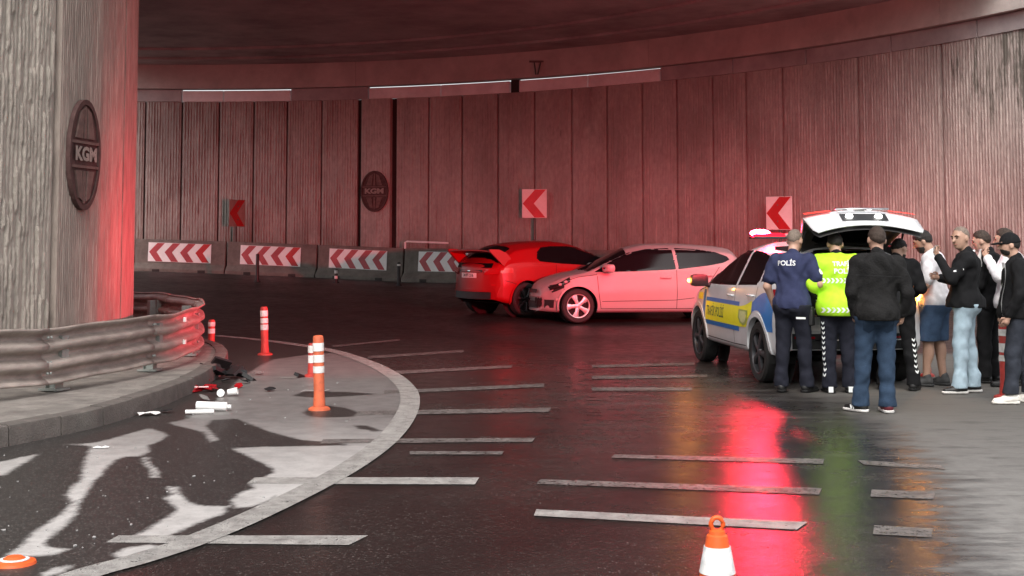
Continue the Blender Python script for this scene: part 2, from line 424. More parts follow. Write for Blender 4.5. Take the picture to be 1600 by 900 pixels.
xs = np.concatenate([[-400, -120, -60, -40, -25], np.arange(-18, 16.01, 0.2), [20, 30, 60, 120, 400]])
ys = np.concatenate([[-400, -100, -40, -15, 0], np.arange(4, 46.01, 0.2), [60, 120, 400]])
XX, YY = np.meshgrid(xs, ys)
P2 = np.stack([XX.ravel(), YY.ravel()], 1)
mb = MB()
nxs = len(xs)
V = [(x, y, zg(x, y)) for x, y in P2]
F = [(j * nxs + i, j * nxs + i + 1, (j + 1) * nxs + i + 1, (j + 1) * nxs + i) for j in range(len(ys) - 1) for i in range(nxs - 1)]
mb.add(V, F)
road = obj('road', mb, road_material('wet_asphalt', False), smooth=True, fix=False, kind='structure')
dusty = [(1228, 606), (1300, 628), (1380, 668), (1440, 720), (1478, 770), (1500, 830), (1525, 900), (1545, 1000), (1620, 1300), (2600, 1300), (3200, 640), (2200, 520), (1700, 540), (1330, 560)]
attr(road.data, 'dusty', -poly_sd(P2, gp(dusty)))
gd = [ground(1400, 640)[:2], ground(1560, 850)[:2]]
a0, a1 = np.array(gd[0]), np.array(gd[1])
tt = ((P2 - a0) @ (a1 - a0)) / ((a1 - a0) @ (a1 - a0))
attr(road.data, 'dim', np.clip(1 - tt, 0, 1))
attr(road.data, 'distant', np.clip((P2[:, 1] - 16.5) / 6.0, 0, 1))
rc = np.hypot(P2[:, 0] + 12.4, P2[:, 1] - 16.0); trk = sum(np.exp(-((rc - q) / 0.32) ** 2) for q in (13.4, 15.1, 17.2, 18.9))
attr(road.data, 'track', np.clip(trk, 0, 1))
dr = ground(1250, 620)
attr(road.data, 'drag', np.clip(1.2 - np.hypot((P2[:, 0] - dr.x) / 3.0, (P2[:, 1] - dr.y) / 5.0), 0, 1))

# unseen grassed bank added behind the photographer to block low sky light
rows = []
for t in np.linspace(R(200), R(345), 30):
    rows.append([(r * math.cos(t), 6 + r * math.sin(t), z + 0.4 * math.sin(t * 9 + r)) for r, z in ((17, -0.6), (24, 4.5), (31, 9.5), (50, 11.0), (120, 11.5))])
obj('sky_blocking_bank', MB().grid(rows), mat('grassed_earth', (0.06, 0.075, 0.035), 0.95, var=0.4, scale=1.5), smooth=True, kind='structure')

# ---- edge line of the gore, laid as a painted strip, and the gore surface inside it
edge_px = [(-60, 985), (40, 938), (130, 900), (215, 876), (300, 848), (400, 806), (500, 757), (560, 722), (602, 690), (628, 660), (640, 633), (637, 610), (615, 588), (575, 567), (520, 549), (455, 538), (390, 530), (335, 525)]
ep = np.array(gp(edge_px))
def smooth_path(pts, n):
    pts = np.asarray(pts, float)
    p = np.vstack([2 * pts[0] - pts[1], pts, 2 * pts[-1] - pts[-2]]); out = []
    for i in range(1, len(p) - 2):
        for t in np.linspace(0, 1, n, endpoint=False):
            out.append(0.5 * ((2 * p[i]) + (-p[i - 1] + p[i + 1]) * t + (2 * p[i - 1] - 5 * p[i] + 4 * p[i + 1] - p[i + 2]) * t * t + (-p[i - 1] + 3 * p[i] - 3 * p[i + 1] + p[i + 2]) * t ** 3))
    out.append(p[-2]); return np.array(out)
eps = smooth_path(ep, 8)
M['paint'] = mat('worn_road_paint', (0.33, 0.315, 0.295), 0.55, var=0.2, scale=7, bump=0.35, bscale=90, grime=0.9, gscale=9, gcol=(0.10, 0.09, 0.085))
M['paint_dim'] = mat('faded_road_paint', (0.165, 0.15, 0.14), 0.42, var=0.3, scale=6, bump=0.4, bscale=90, grime=0.95, gscale=7, gcol=(0.04, 0.036, 0.034))
def flaked(m, cover, sc=18):
    """worn paint: flakes missing so that the surface below shows"""
    n = m.node_tree.nodes; l = m.node_tree.links; p = n['Principled BSDF']; out = n['Material Output']
    tc = n.new('ShaderNodeTexCoord'); acc = None
    for s_, wgt in ((sc, 0.55), (sc * 4.5, 0.45)):
        x = n.new('ShaderNodeTexNoise'); x.inputs['Scale'].default_value = s_; x.inputs['Detail'].default_value = 7; x.inputs['Roughness'].default_value = 0.75
        l.new(tc.outputs['Object'], x.inputs['Vector'])
        q = n.new('ShaderNodeMath'); q.operation = 'MULTIPLY'; l.new(x.outputs['Fac'], q.inputs[0]); q.inputs[1].default_value = wgt
        if acc is None: acc = q.outputs[0]
        else:
            s2 = n.new('ShaderNodeMath'); l.new(acc, s2.inputs[0]); l.new(q.outputs[0], s2.inputs[1]); acc = s2.outputs[0]
    r = n.new('ShaderNodeMapRange'); r.inputs[1].default_value = cover - 0.03; r.inputs[2].default_value = cover + 0.05
    l.new(acc, r.inputs[0]); l.new(r.outputs[0], p.inputs['Alpha'])
flaked(M['paint'], 0.41); flaked(M['paint_dim'], 0.44)
rows = []
for i, p in enumerate(eps):
    t = eps[min(i + 1, len(eps) - 1)] - eps[max(i - 1, 0)]; t /= np.hypot(*t); nn = np.array([-t[1], t[0]])
    hw = 0.10
    rows.append([(p[0] + nn[0] * s * hw, p[1] + nn[1] * s * hw, zg(*p) + 0.009) for s in (-1, -0.4, 0.3, 1)])
obj('edge_line', MB().grid(rows), M['paint'], road)

gx = np.arange(-6.4, -0.3, 0.04); gy = np.arange(5.0, 23.0, 0.05)
GX, GY = np.meshgrid(gx, gy); G2 = np.stack([GX.ravel(), GY.ravel()], 1)
region = np.vstack([eps, [(-7, 23), (-7, 4)]])
inside = poly_sd(G2, region)
c3 = lambda pts: [(x / 3, 600 + y / 3) for x, y in pts]
pale = [
    c3([(300, 285), (400, 283), (470, 272), (600, 236), (700, 208), (760, 228), (787, 242), (745, 272), (690, 292), (702, 318), (660, 340), (590, 342), (545, 358), (490, 402), (478, 432), (440, 455), (412, 505), (372, 560), (350, 622), (280, 688), (240, 715), (205, 752), (240, 770), (330, 776), (250, 806), (150, 812), (30, 808), (108, 752), (145, 705), (230, 652), (298, 602), (332, 562), (310, 525), (335, 488), (380, 450), (386, 400), (408, 330), (432, 294), (380, 290)]),
    c3([(-80, 385), (0, 368), (100, 345), (182, 330), (130, 365), (70, 398), (20, 430), (-80, 440)]),
    c3([(668, 343), (697, 345), (703, 374), (737, 400), (746, 442), (708, 440), (700, 400), (672, 372)]),
    c3([(778, 483), (836, 487), (842, 516), (890, 560), (960, 574), (1068, 575), (1048, 612), (940, 648), (850, 690), (780, 720), (600, 738), (545, 745), (660, 700), (740, 655), (800, 618), (832, 588), (792, 556), (773, 540), (806, 516)]),
    c3([(200, 888), (260, 862), (330, 855), (300, 885), (240, 900), (200, 960), (150, 1000)]),
    c3([(530, 800), (600, 768), (700, 758), (760, 764), (680, 790), (600, 815), (545, 818)]),
    [(262, 662), (292, 655), (318, 640), (350, 618), (375, 590), (410, 570), (440, 556), (520, 552), (575, 566), (660, 600), (665, 640), (640, 680), (600, 694), (556, 697), (520, 692), (470, 688), (420, 675), (370, 655), (330, 657), (322, 667), (342, 688), (330, 692), (318, 676)],
    [(360, 701), (410, 699), (520, 697), (610, 694), (560, 730), (500, 765), (440, 778), (400, 770), (392, 757), (430, 738), (424, 731), (400, 720), (383, 711)],
    [(360, 784), (372, 772), (400, 763), (440, 764), (428, 780), (395, 792), (370, 795)],
]
dark = [
    [(474, 645), (488, 636), (505, 634), (540, 638), (560, 645), (552, 652), (500, 653), (480, 650)],
    [(456, 619), (480, 612), (540, 613), (590, 616), (540, 620), (490, 622)],
    [(552, 665), (575, 666), (596, 674), (585, 675), (560, 670)],
    [(300, 612), (330, 585), (370, 562), (420, 560), (400, 572), (365, 590), (350, 606), (330, 612)],
    [(360, 560), (440, 549), (500, 552), (470, 556), (400, 566)],
]
pv = np.full(len(G2), -9.0)
for q in pale: pv = np.maximum(pv, -poly_sd(G2, gp(q)))
for q in dark: pv = np.minimum(pv, poly_sd(G2, gp(q)))
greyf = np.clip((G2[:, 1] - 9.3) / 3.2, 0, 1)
keep = inside < 0.02
idx = -np.ones(len(G2), int); idx[keep] = np.arange(keep.sum())
ncol = len(gx); F = []
K = keep.reshape(len(gy), ncol); I = idx.reshape(len(gy), ncol)
ok = K[:-1, :-1] & K[1:, :-1] & K[:-1, 1:] & K[1:, 1:]
F = np.stack([I[:-1, :-1][ok], I[:-1, 1:][ok], I[1:, 1:][ok], I[1:, :-1][ok]], 1)
mb = MB(); mb.v = [(x, y, zg(x, y) + 0.004) for x, y in G2[keep]]; mb.f = [tuple(map(int, q)) for q in F]; mb.m = [0] * len(F)
gore = obj('gore_pavement', mb, road_material('stained_gore', True), smooth=True, fix=False, kind='structure')
attr(gore.data, 'pale', pv[keep]); attr(gore.data, 'grey', greyf[keep])

# ---- transverse rumble stripes (px of the stripe's corners)
stripes = [
    ([(185, 838), (575, 838), (545, 853), (165, 849)], 'paint'), ([(398, 747), (749, 747), (742, 758), (385, 757)], 'paint'),
    ([(505, 687), (836, 685), (832, 691), (500, 694)], 'paint_dim'), ([(640, 706), (788, 706), (784, 711), (640, 711)], 'paint_dim'),
    ([(560, 643), (861, 638), (857, 644), (555, 650)], 'paint_dim'),
    ([(600, 611), (850, 600), (850, 605), (600, 616)], 'paint_dim'), ([(600, 581), (800, 571), (800, 575), (600, 586)], 'paint_dim'),
    ([(575, 557), (725, 547), (725, 551), (575, 561)], 'paint_dim'), ([(520, 540), (625, 530), (625, 533), (520, 543)], 'paint_dim'),
    ([(838, 797), (1262, 817), (1245, 829), (834, 807)], 'paint'), ([(845, 750), (1284, 764), (1280, 774), (838, 757)], 'paint_dim'),
    ([(960, 711), (1288, 718), (1286, 726), (955, 716)], 'paint_dim'),
    ([(1362, 766), (1462, 770), (1458, 781), (1360, 777)], 'paint_dim'), ([(1366, 822), (1458, 827), (1455, 841), (1364, 836)], 'paint_dim'),
    ([(1340, 720), (1470, 728), (1478, 735), (1350, 727)], 'paint_dim'),
    ([(925, 588), (1105, 586), (1105, 590), (925, 593)], 'paint_dim'), ([(925, 606), (1082, 606), (1080, 611), (925, 611)], 'paint_dim'), ([(925, 571), (1085, 567), (1085, 571), (925, 575)], 'paint_dim'),
]
for px, mk in stripes:
    q = gp(px); n = 14; rows = []
    for i in range(n + 1):
        t = i / n; row = []
        for s in (0, 0.5, 1):
            a = np.array(q[0]) * (1 - t) + np.array(q[1]) * t; b = np.array(q[3]) * (1 - t) + np.array(q[2]) * t
            p = a * (1 - s) + b * s 
            row.append((p[0], p[1], zg(*p) + 0.0055))
        rows.append(row)
    obj('rumble_stripe', MB().grid(rows), M[mk], road)

# ------------------------------------------------------------------ outer retaining wall
WTOP, BTOP, SOFF = 5.85, 6.22, 6.98
_u = np.array([230, 430, 667, 800, 950, 1000, 1065, 1200, 1340, 1470, 1600.]); _v = np.array([160, 157, 150, 145, 137, 131, 125, 107, 88, 68, 47.])
_pf = np.polyfit((_u - 900) / 700, _v, 3)
def wall_pt(u):
    p = at_z(u, float(np.polyval(_pf, (u - 900) / 700)), WTOP); return Vector((p.x, p.y))
C = Vector((-12.4, 16.0))
def rib_panel(A, B, z0, z1, inward, pitch=0.075, amp=0.02, row_h=0.2, smooth_=False, depth=0.06, res=4, seed=0):
    """a precast panel between plan points A and B: broken vertical ribs between flat margins, returned edges"""
    A, B = Vector(A), Vector(B); d = (B - A); L = d.length; d /= L
    nrm = Vector((-d.y, d.x)); nrm = nrm if nrm.dot(inward) > 0 else -nrm
    rg = np.random.default_rng(seed)
    nr = max(2, int(round((L - 0.10) / pitch))); nz = max(2, int((z1 - z0) / row_h))
    prof = [(0.024, -depth), (0.027, 0.0), (0.05, 0.002)]
    hs = amp * rg.uniform(0.35, 1.15, (nr, nz + 1)); hs[rg.random(hs.shape) < 0.10] *= 0.25
    if res == 5:
        for r in range(nr):
            j = 0
            while j <= nz:
                k = int(rg.integers(2, 9)); hs[r, j:j + k] = amp * rg.uniform(0.25, 1.15); j += k
    sh = [0, 0.85, 1, 0.95, 0.05] if res == 5 else [0, 0.9, 1.0, 0.2]
    rows = []
    for j in range(nz + 1):
        z = z0 + (z1 - z0) * j / nz; row = []
        row.append((0.024, -depth)); row.append((0.027, 0.0)); row.append((0.05, 0.002))
        for r in range(nr):
            for k, q in enumerate(sh):
                s = 0.05 + (L - 0.10) * (r + k / len(sh)) / nr + (0 if smooth_ else 0.004 * math.sin(j * 1.9 + r * 2.2))
                row.append((s, 0 if smooth_ else hs[r, j] * q))
        row += [(L - 0.05, 0.002), (L - 0.027, 0.0), (L - 0.024, -depth)]
        rows.append([(A.x + d.x * s + nrm.x * h, A.y + d.y * s + nrm.y * h, z) for s, h in row])
    return MB().grid(rows)
wall = thing('retaining_wall', 'tall curved retaining wall of ribbed concrete panels along the outside of the bend', 'wall', (0, 0, 0))
seams = [100, 172, 228, 285, 343, 397, 449, 503, 560, 619, 670, 722, 778, 835, 893, 948, 1003, 1057, 1113, 1165, 1222, 1340, 1470, 1610, 1770]
backing = []
for i in range(len(seams) - 1):
    A, B = wall_pt(seams[i]), wall_pt(seams[i + 1])
    inw = (C - (A + B) / 2).normalized()
    pil = seams[i] == 560
    if pil:
        A, B = A + (B - A) * 0.10, B - (B - A) * 0.10
        A, B = A + inw * 0.10, B + inw * 0.10
    o = obj('wall_panel', rib_panel(A, B, -0.2, WTOP, inw, res=5, row_h=0.11, pitch=0.085, amp=0.014 if pil else (0.034 if seams[i] < 600 else 0.020), depth=0.20 if pil else 0.10, seed=i), M['concrete_wall'], wall, smooth=40)
    if pil: PILA, PILB, PILN = A, B, inw
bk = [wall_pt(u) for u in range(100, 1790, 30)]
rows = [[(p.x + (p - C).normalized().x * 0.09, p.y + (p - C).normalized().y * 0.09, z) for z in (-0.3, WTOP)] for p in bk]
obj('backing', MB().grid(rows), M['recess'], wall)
def emblem(parent, org, right, nrm, a, b, pale):
    """oval road-authority emblem: recessed disc, rim, motif above and below a lettered band"""
    up = Vector((0, 0, 1))
    fr = lambda x, y, z: org + right * x + nrm * y + up * z
    E = obj('emblem', MB().prism([(a * math.cos(t), b * math.sin(t)) for t in np.linspace(0, 2 * math.pi, 40, endpoint=False)], 0.0, 0.03, fr), M['emblem'], parent)
    mb = MB(); rows = []
    for t in np.linspace(0, 2 * math.pi, 41):
        rows.append([fr(a * k * math.cos(t), h, b * k * math.sin(t)) for k, h in ((1.03, 0.0), (1.03, 0.055), (0.93, 0.055), (0.93, 0.03))])
    obj('rim', mb.grid(rows), M['emblem'], E)
    mb = MB()
    for s in (1, -1):
        mb.prism([(-a * 0.93, s * b * 0.20), (a * 0.93, s * b * 0.20), (a * 0.93, s * b * 0.25), (-a * 0.93, s * b * 0.25)], 0.03, 0.05, fr)
        # a road running up to the rim: two tapering strips and a centre post
        for q in (1, -1):
            mb.prism([(q * a * 0.10, s * b * 0.86), (q * a * 0.34, s * b * 0.80), (q * a * 0.62, s * b * 0.30), (q * a * 0.20, s * b * 0.30)], 0.03, 0.052, fr)
        mb.prism([(-a * 0.05, s * b * 0.9), (a * 0.05, s * b * 0.9), (a * 0.08, s * b * 0.30), (-a * 0.08, s * b * 0.30)], 0.03, 0.047, fr)
    obj('road_motif', mb, M['emblem_raise'], E)
    vs, fs = text_geo('KGM', b * 0.34, bold=0.010)
    mb = MB(); sx = a * 1.42 / (max(v[0] for v in vs) - min(v[0] for v in vs))
    mb.add([fr(v[0] * sx, 0.062, v[1]) for v in vs], fs)
    hgt = max(v[1] for v in vs)
    obj('lettering', mb, M['emblem_text'], E, fix=False)
    return E
# far emblem on the proud strip between two deep grooves
pc = (PILA + PILB) / 2; rt = (PILB - PILA).normalized()
pe = at_y(588, 299, pc.y)
emblem(wall, Vector((pc.x, pc.y, pe.z)) + Vector((PILN.x, PILN.y, 0)) * 0.015, Vector((rt.x, rt.y, 0)), Vector((PILN.x, PILN.y, 0)), 0.43, 0.60, 0)

# capping strip on the wall, perimeter beam, soffit
deck = thing('overpass_deck', 'dark concrete overpass deck with a curved edge beam over the bend', 'overpass', (0, 0, 0))
caps = [(100, 'cap_dull'), (285, 'cap_daylit'), (350, 'cap_daylit'), (455, 'cap_dull'), (577, 'cap_daylit'), (690, 'cap_daylit'), (798, 'recess'), (812, 'cap_daylit'), (920, 'cap_daylit'), (1033, 'cap_dull'), (1147, 'cap_dull'), (1262, 'cap_dull'), (1395, 'cap_dull'), (1530, 'cap_dull'), (1770, None)]
def strip(u0, u1, off0, off1, z0, z1, n):
    mb = MB(); rows = []
    for k in range(n + 1):
        p = wall_pt(u0 + (u1 - u0) * k / n); q = (C - p).normalized()
        rows.append([(p.x + q.x * o, p.y + q.y * o, z) for o, z in ((off0, z0), (off1, z0), (off1, z1), (off0, z1))])
    mb.grid(rows, None, True)
    mb.f += [(0, 1, 2, 3), tuple(n * 4 + i for i in (3, 2, 1, 0))]; mb.m += [0, 0]
    return mb
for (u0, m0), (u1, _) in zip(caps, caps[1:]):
    big = m0 == 'cap_daylit'
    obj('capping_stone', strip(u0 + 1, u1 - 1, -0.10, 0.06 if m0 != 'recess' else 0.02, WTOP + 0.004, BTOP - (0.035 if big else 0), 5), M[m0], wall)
beam_us = [100, 560, 1020, 1480, 1770]
for u0, u1 in zip(beam_us, beam_us[1:]):
    obj('edge_beam', strip(u0 + 0.3, u1 - 0.3, -0.25, 0.22, BTOP + 0.02, SOFF + 0.1, 14), M['beam'], deck)
br = wall_pt(848); q = (C - br).normalized()
mb = MB()
for s in (-0.09, 0.09): mb.tube([(br.x + q.x * 0.3 + s, br.y + q.y * 0.3, BTOP + 0.42), (br.x + q.x * 0.34 + s * 0.3, br.y + q.y * 0.34, BTOP + 0.06)], 0.02)
mb.box((br.x + q.x * 0.27, br.y + q.y * 0.27, BTOP + 0.44), (0.5, 0.08, 0.05))
obj('bracket', mb, M['pole'], deck)
arc = [wall_pt(u) for u in range(100, 1771, 70)]
arc = [p - (C - p).normalized() * 0.24 for p in arc]
outl = [(p.x, p.y) for p in arc if p.x > -13.2] + [(10.3, 27.0), (6.0, 26.0), (3.5, 20.0), (2.5, 13.0), (0.0, 11.0), (-4.6, 14.5), (-12.6, 17.0), (-12.0, 30.0)]
obj('slab', MB().prism(outl, SOFF, SOFF + 1.3, lambda x, y, z: (x, z, y)), M['soffit'], deck)
# shallow downstand ribs under the slab, parallel to the beam
for off in (1.6, 3.6):
    obj('soffit_rib', strip(100, 1500, off, off + 0.35, SOFF - 0.07, SOFF - 0.002, 24), M['soffit'], deck)

# ------------------------------------------------------------------ inner wall (round pier) with its emblem
RI = 7.15
inner = thing('inner_wall', 'round ribbed concrete pier wall standing behind the guardrail at left', 'wall', (0, 0, 0))
em_c = at_y(122, 242, 14.97)
ang_e = math.atan2(em_c.y - C.y, em_c.x - C.x) ; RI = (Vector((em_c.x, em_c.y)) - C).length
hw = 0.53 / RI
angs = [ang_e - hw, ang_e + hw]
step = 1.06 / RI
a = angs[0]
parts = []
for k in range(11): parts.append((a - step, a)); a -= step
a = angs[1]
for k in range(26): parts.append((a, a + step)); a += step
pt = lambda t, r=RI: Vector((C.x + r * math.cos(t), C.y + r * math.sin(t)))
for i, (t0, t1) in enumerate(parts):
    A, B = pt(t0), pt(t1); out = ((A + B) / 2 - C).normalized()
    near = i in range(0, 8)
    obj('wall_panel', rib_panel(A, B, -0.1, SOFF - 0.004, out, pitch=0.062, amp=0.034 if near else 0.010, row_h=0.055 if near else 0.10, res=5, seed=100 + i, depth=0.05), M['concrete_rib' if near and i < 11 else 'concrete'], inner, smooth=False)
A, B = pt(angs[0], RI + 0.05), pt(angs[1], RI + 0.05); out = ((A + B) / 2 - C).normalized()
obj('wall_panel', rib_panel(A, B, -0.1, SOFF - 0.004, out, pitch=0.045, amp=0.008, depth=0.12, row_h=0.10, res=5, seed=77), M['concrete'], inner)
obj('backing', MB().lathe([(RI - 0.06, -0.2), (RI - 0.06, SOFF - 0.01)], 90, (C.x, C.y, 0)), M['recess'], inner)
o3 = Vector((out.x, out.y, 0)); rt = Vector((-o3.y, o3.x, 0))
mid = (A + B) / 2
emblem(inner, Vector((mid.x, mid.y, em_c.z)) + o3 * 0.006, rt, o3, 0.37, 0.60, 1)

# plinth with kerb stones, and the guardrail round the pier
_ka = np.radians([-70, -45, -32, -26, -19.4, -12.3, -2.2, 8, 30, 120]); _kr = [10.4, 10.15, 9.9, 9.73, 9.45, 9.2, 8.95, 8.85, 8.85, 8.85]
def kerb_r(t): return float(np.interp(t, _ka, _kr))
KZ = 0.17
pl = thing('pier_plinth', 'dusty raised concrete plinth with a kerb round the pier at left', 'kerb', (0, 0, 0))
rows = []
for t in np.linspace(R(-70), R(120), 90):
    rows.append([(C.x + r * math.cos(t), C.y + r * math.sin(t), z) for r, z in ((RI - 0.3, KZ - 0.012), (kerb_r(t) - 0.16, KZ - 0.012))])
obj('plinth_top', MB().grid(rows), mat('dusty_plinth', (0.22, 0.20, 0.18), 0.9, var=0.3, scale=4, bump=0.5, bscale=40, grime=0.6, gscale=2.5, gcol=(0.06, 0.05, 0.045)), pl)
t = R(-70); k = 0
while t < R(118):
    dt = 0.62 / kerb_r(t); t1 = t + dt - 0.012 / kerb_r(t); rows = []
    jz, jr = RNG.uniform(-0.006, 0.006), RNG.uniform(-0.008, 0.008)
    for q in np.linspace(t, t1, 4):
        r = kerb_r(q) + jr
        rows.append([(C.x + rr * math.cos(q), C.y + rr * math.sin(q), z) for rr, z in ((r - 0.16, -0.05), (r - 0.16, KZ + jz), (r - 0.03, KZ + jz), (r - 0.008, KZ + jz - 0.008), (r, KZ + jz - 0.03), (r + 0.012, -0.05))])
    mb = MB().grid(rows); nn = len(rows[0]); mb.f += [tuple(range(nn)), tuple(3 * nn + i for i in reversed(range(nn)))]; mb.m += [0, 0]
    obj('kerb_stone', mb, M['kerb'], pl, smooth=35)
    t += dt; k += 1

rail = thing('guardrail', 'dusty corrugated steel guardrail curving round the pier at left', 'guardrail', (0, 0, 0))
RR = 8.5
RTOP, RBOT = 0.80, 0.27
def rail_prof():
    pr = []
    n = 34
    for i in range(n + 1):
        s = i / n; z = RTOP - (RTOP - RBOT) * s
        off = 0.045 * math.cos(s * 2 * math.pi * 3) if 0.04 < s < 0.96 else 0.045
        off = 0.045 * (1 if off > 0.045 * .999 else max(-1, min(1, off / 0.045 * 1.35)))
        pr.append((off, z))
    return [(0.012, RTOP - 0.012)] + pr + [(0.012, RBOT + 0.012)]
prof = rail_prof()
a0_, nseg = R(-62), 0
seg = 2.0 / RR
while a0_ < R(100):
    rows = []
    for q in np.linspace(a0_, a0_ + seg * 1.04, 16):
        wob = 0.012 * math.sin(q * 23) + 0.01 * math.sin(q * 41 + 1)
        lap = 0.006 * (q - a0_) / seg
        rows.append([(C.x + (RR + o + lap) * math.cos(q), C.y + (RR + o + lap) * math.sin(q), z + wob * 0.7) for o, z in prof])
    o = obj('rail_beam', MB().grid(rows), M['galv'], rail, smooth=True)
    sm = o.modifiers.new('thickness', 'SOLIDIFY'); sm.thickness = 0.005; sm.offset = -1
    mb = MB()
    for zz in (0.70, 0.60, 0.46, 0.36):
        for dq in (0.03, 0.045):
            q = a0_ + dq * 0.35; p = (C.x + (RR + 0.03) * math.cos(q), C.y + (RR + 0.03) * math.sin(q), zz)
            mb.ball(p, (0.016, 0.016, 0.016), 8, 5)
    obj('bolts', mb, M['galv_post'], rail, smooth=True, kind='stuff')
    a0_ += seg
def rail_post(q):
    c = Vector((C.x + (RR - 0.12) * math.cos(q), C.y + (RR - 0.12) * math.sin(q)))
    rot = Matrix.Rotation(q, 3, 'Z')
    mb = MB()
    for (dx, dy, sx, sy) in ((-0.055, 0, 0.008, 0.12), (0.055, 0, 0.008, 0.12), (0, 0, 0.11, 0.012)):
        mb.box(Vector((c.x, c.y, 0.40)) + rot @ Vector((dx, dy, 0)), (sx, sy, 0.60), rot)
    mb.box(Vector((c.x, c.y, KZ + 0.01)) + rot @ Vector((0, 0, 0)), (0.22, 0.2, 0.02), rot)
    mb.box(Vector((c.x, c.y, 0.55)) + rot @ Vector((0.09, 0, 0)), (0.07, 0.10, 0.30), rot)
    obj('post', mb, M['galv_post'], rail)
for dq in (-58, -44.5, -32.5, -19.0, -5.5, 8, 21.5, 35, 48.5, 62):
    rail_post(R(dq))
for q, zz in ((R(-1.0), 0.70), (R(-1.0), 0.44)):
    p = Vector((C.x + (RR + 0.07) * math.cos(q), C.y + (RR + 0.07) * math.sin(q), zz))
    obj('reflector', MB().box(p, (0.03, 0.05, 0.05), Matrix.Rotation(q, 3, 'Z')), M['sheet_white'], rail)

# ------------------------------------------------------------------ concrete barriers with chevron plates
def base_pt(u, off=0.85):
    p = wall_pt(u); q = (C - p).normalized(); return p + q * off
joints = [90, 226, 370, 512, 647, 790, 930, 1070]
blabels = ['plain grey concrete barrier cut off by the edge of the pier', 'concrete barrier whose chevron plate stands left of the dark thin post',
           'concrete barrier whose chevron plate is crossed by the dark thin post', 'concrete barrier whose chevron plate is below the far oval emblem',
           'concrete barrier with a pipe rail and a chevron plate half hidden by the red car', 'bare concrete barrier behind the red hatchback',
           'bare concrete barrier behind the bonnet of the white hatchback']
plates = {1: (248, 347), 2: (392, 487), 3: (531, 622), 4: (671, 762)}
BPROF = [(0.0, 0.0), (0.0, 0.10), (0.17, 0.26), (0.235, 0.97), (0.385, 0.97), (0.45, 0.26), (0.62, 0.10), (0.62, 0.0)]
for i in range(7):
    A, B = base_pt(joints[i]), base_pt(joints[i + 1])
    d = B - A; L = d.length; d /= L; A = A + d * 0.012; L -= 0.024
    inw = Vector((-d.y, d.x)); inw = inw if inw.dot(C - A) > 0 else -inw
    zA, zB = zg(*A), zg(*B)
    b = thing('concrete_barrier', blabels[i], 'barrier', (A.x, A.y, 0), 0, 'concrete barriers along the wall')
    fr = lambda s, o, z: (d.x * s - inw.x * o, d.y * s - inw.y * o, zA + (zB - zA) * s / L + z)
    rows = [[fr(s, o, z - (0.05 if z == 0 else 0)) for o, z in BPROF] for s in (0, 0.03, L / 2, L - 0.03, L)]
    for r_ in (0, 4): rows[r_] = [tuple(Vector(p) * 1) for p in rows[r_]]
    mb = MB().grid(rows, None, True); n8 = len(BPROF)
    mb.f += [tuple(range(n8)), tuple(4 * n8 + k for k in reversed(range(n8)))]; mb.m += [0, 0]
    bevel(obj('body', mb, M['barrier'], b), 0.015)
    for s in (0.25, 0.75): obj('drain_slot', MB().box(fr(L * s, 0.05, 0.04), (0.22, 0.12, 0.09), Matrix.Rotation(math.atan2(d.y, d.x), 3, 'Z')), M['recess'], b)
    if i in plates:
        u0, u1 = plates[i]
        s0 = (base_pt(u0 * 1.0) - A).dot(d); s1 = (base_pt(u1 * 1.0) - A).dot(d)
        z0, z1 = 0.31, 0.88
        off = lambda z: 0.17 + (z - 0.26) / 0.71 * 0.065
        pf = lambda s, h, z: fr(s, off(z) - 0.012 - h, z)
        pp = obj('chevron_plate', MB().prism([(s0, z0), (s1, z0 - 0.01), (s1, z1 - 0.01), (s0, z1)], -0.010, 0.008, pf), M['sheet_white'], b)
        n = 4; Wd = (s1 - s0); pw = Wd / n * 0.98; zm = (z0 + z1) / 2
        for k in range(n):
            x = s0 + 0.03 + k * pw; tip = x
            poly = [(tip, zm), (tip + pw * 0.52, z1 - 0.012), (tip + pw * 1.0, z1 - 0.012), (tip + pw * 0.48, zm), (tip + pw * 0.90, z0 + 0.006), (tip + pw * 0.45, z0 + 0.006)]
            poly = [(min(s1 - 0.012, q[0]), q[1]) for q in poly]
            obj('chevron', MB().prism(poly, 0.009, 0.012, pf), M['sheet_red2' if (k == 3 and i < 3) else 'sheet_red'], pp)
    if i == 4:
        mb = MB()
        pz = lambda s, z: Vector(fr(s, 0.28, z))
        mb.tube([pz(-0.02, 0.96), pz(-0.02, 1.15), pz(0.04, 1.17), pz(1.4, 1.13)], 0.028, 8)
        obj('pipe_rail', mb, M['sheet_white'], b, smooth=40)

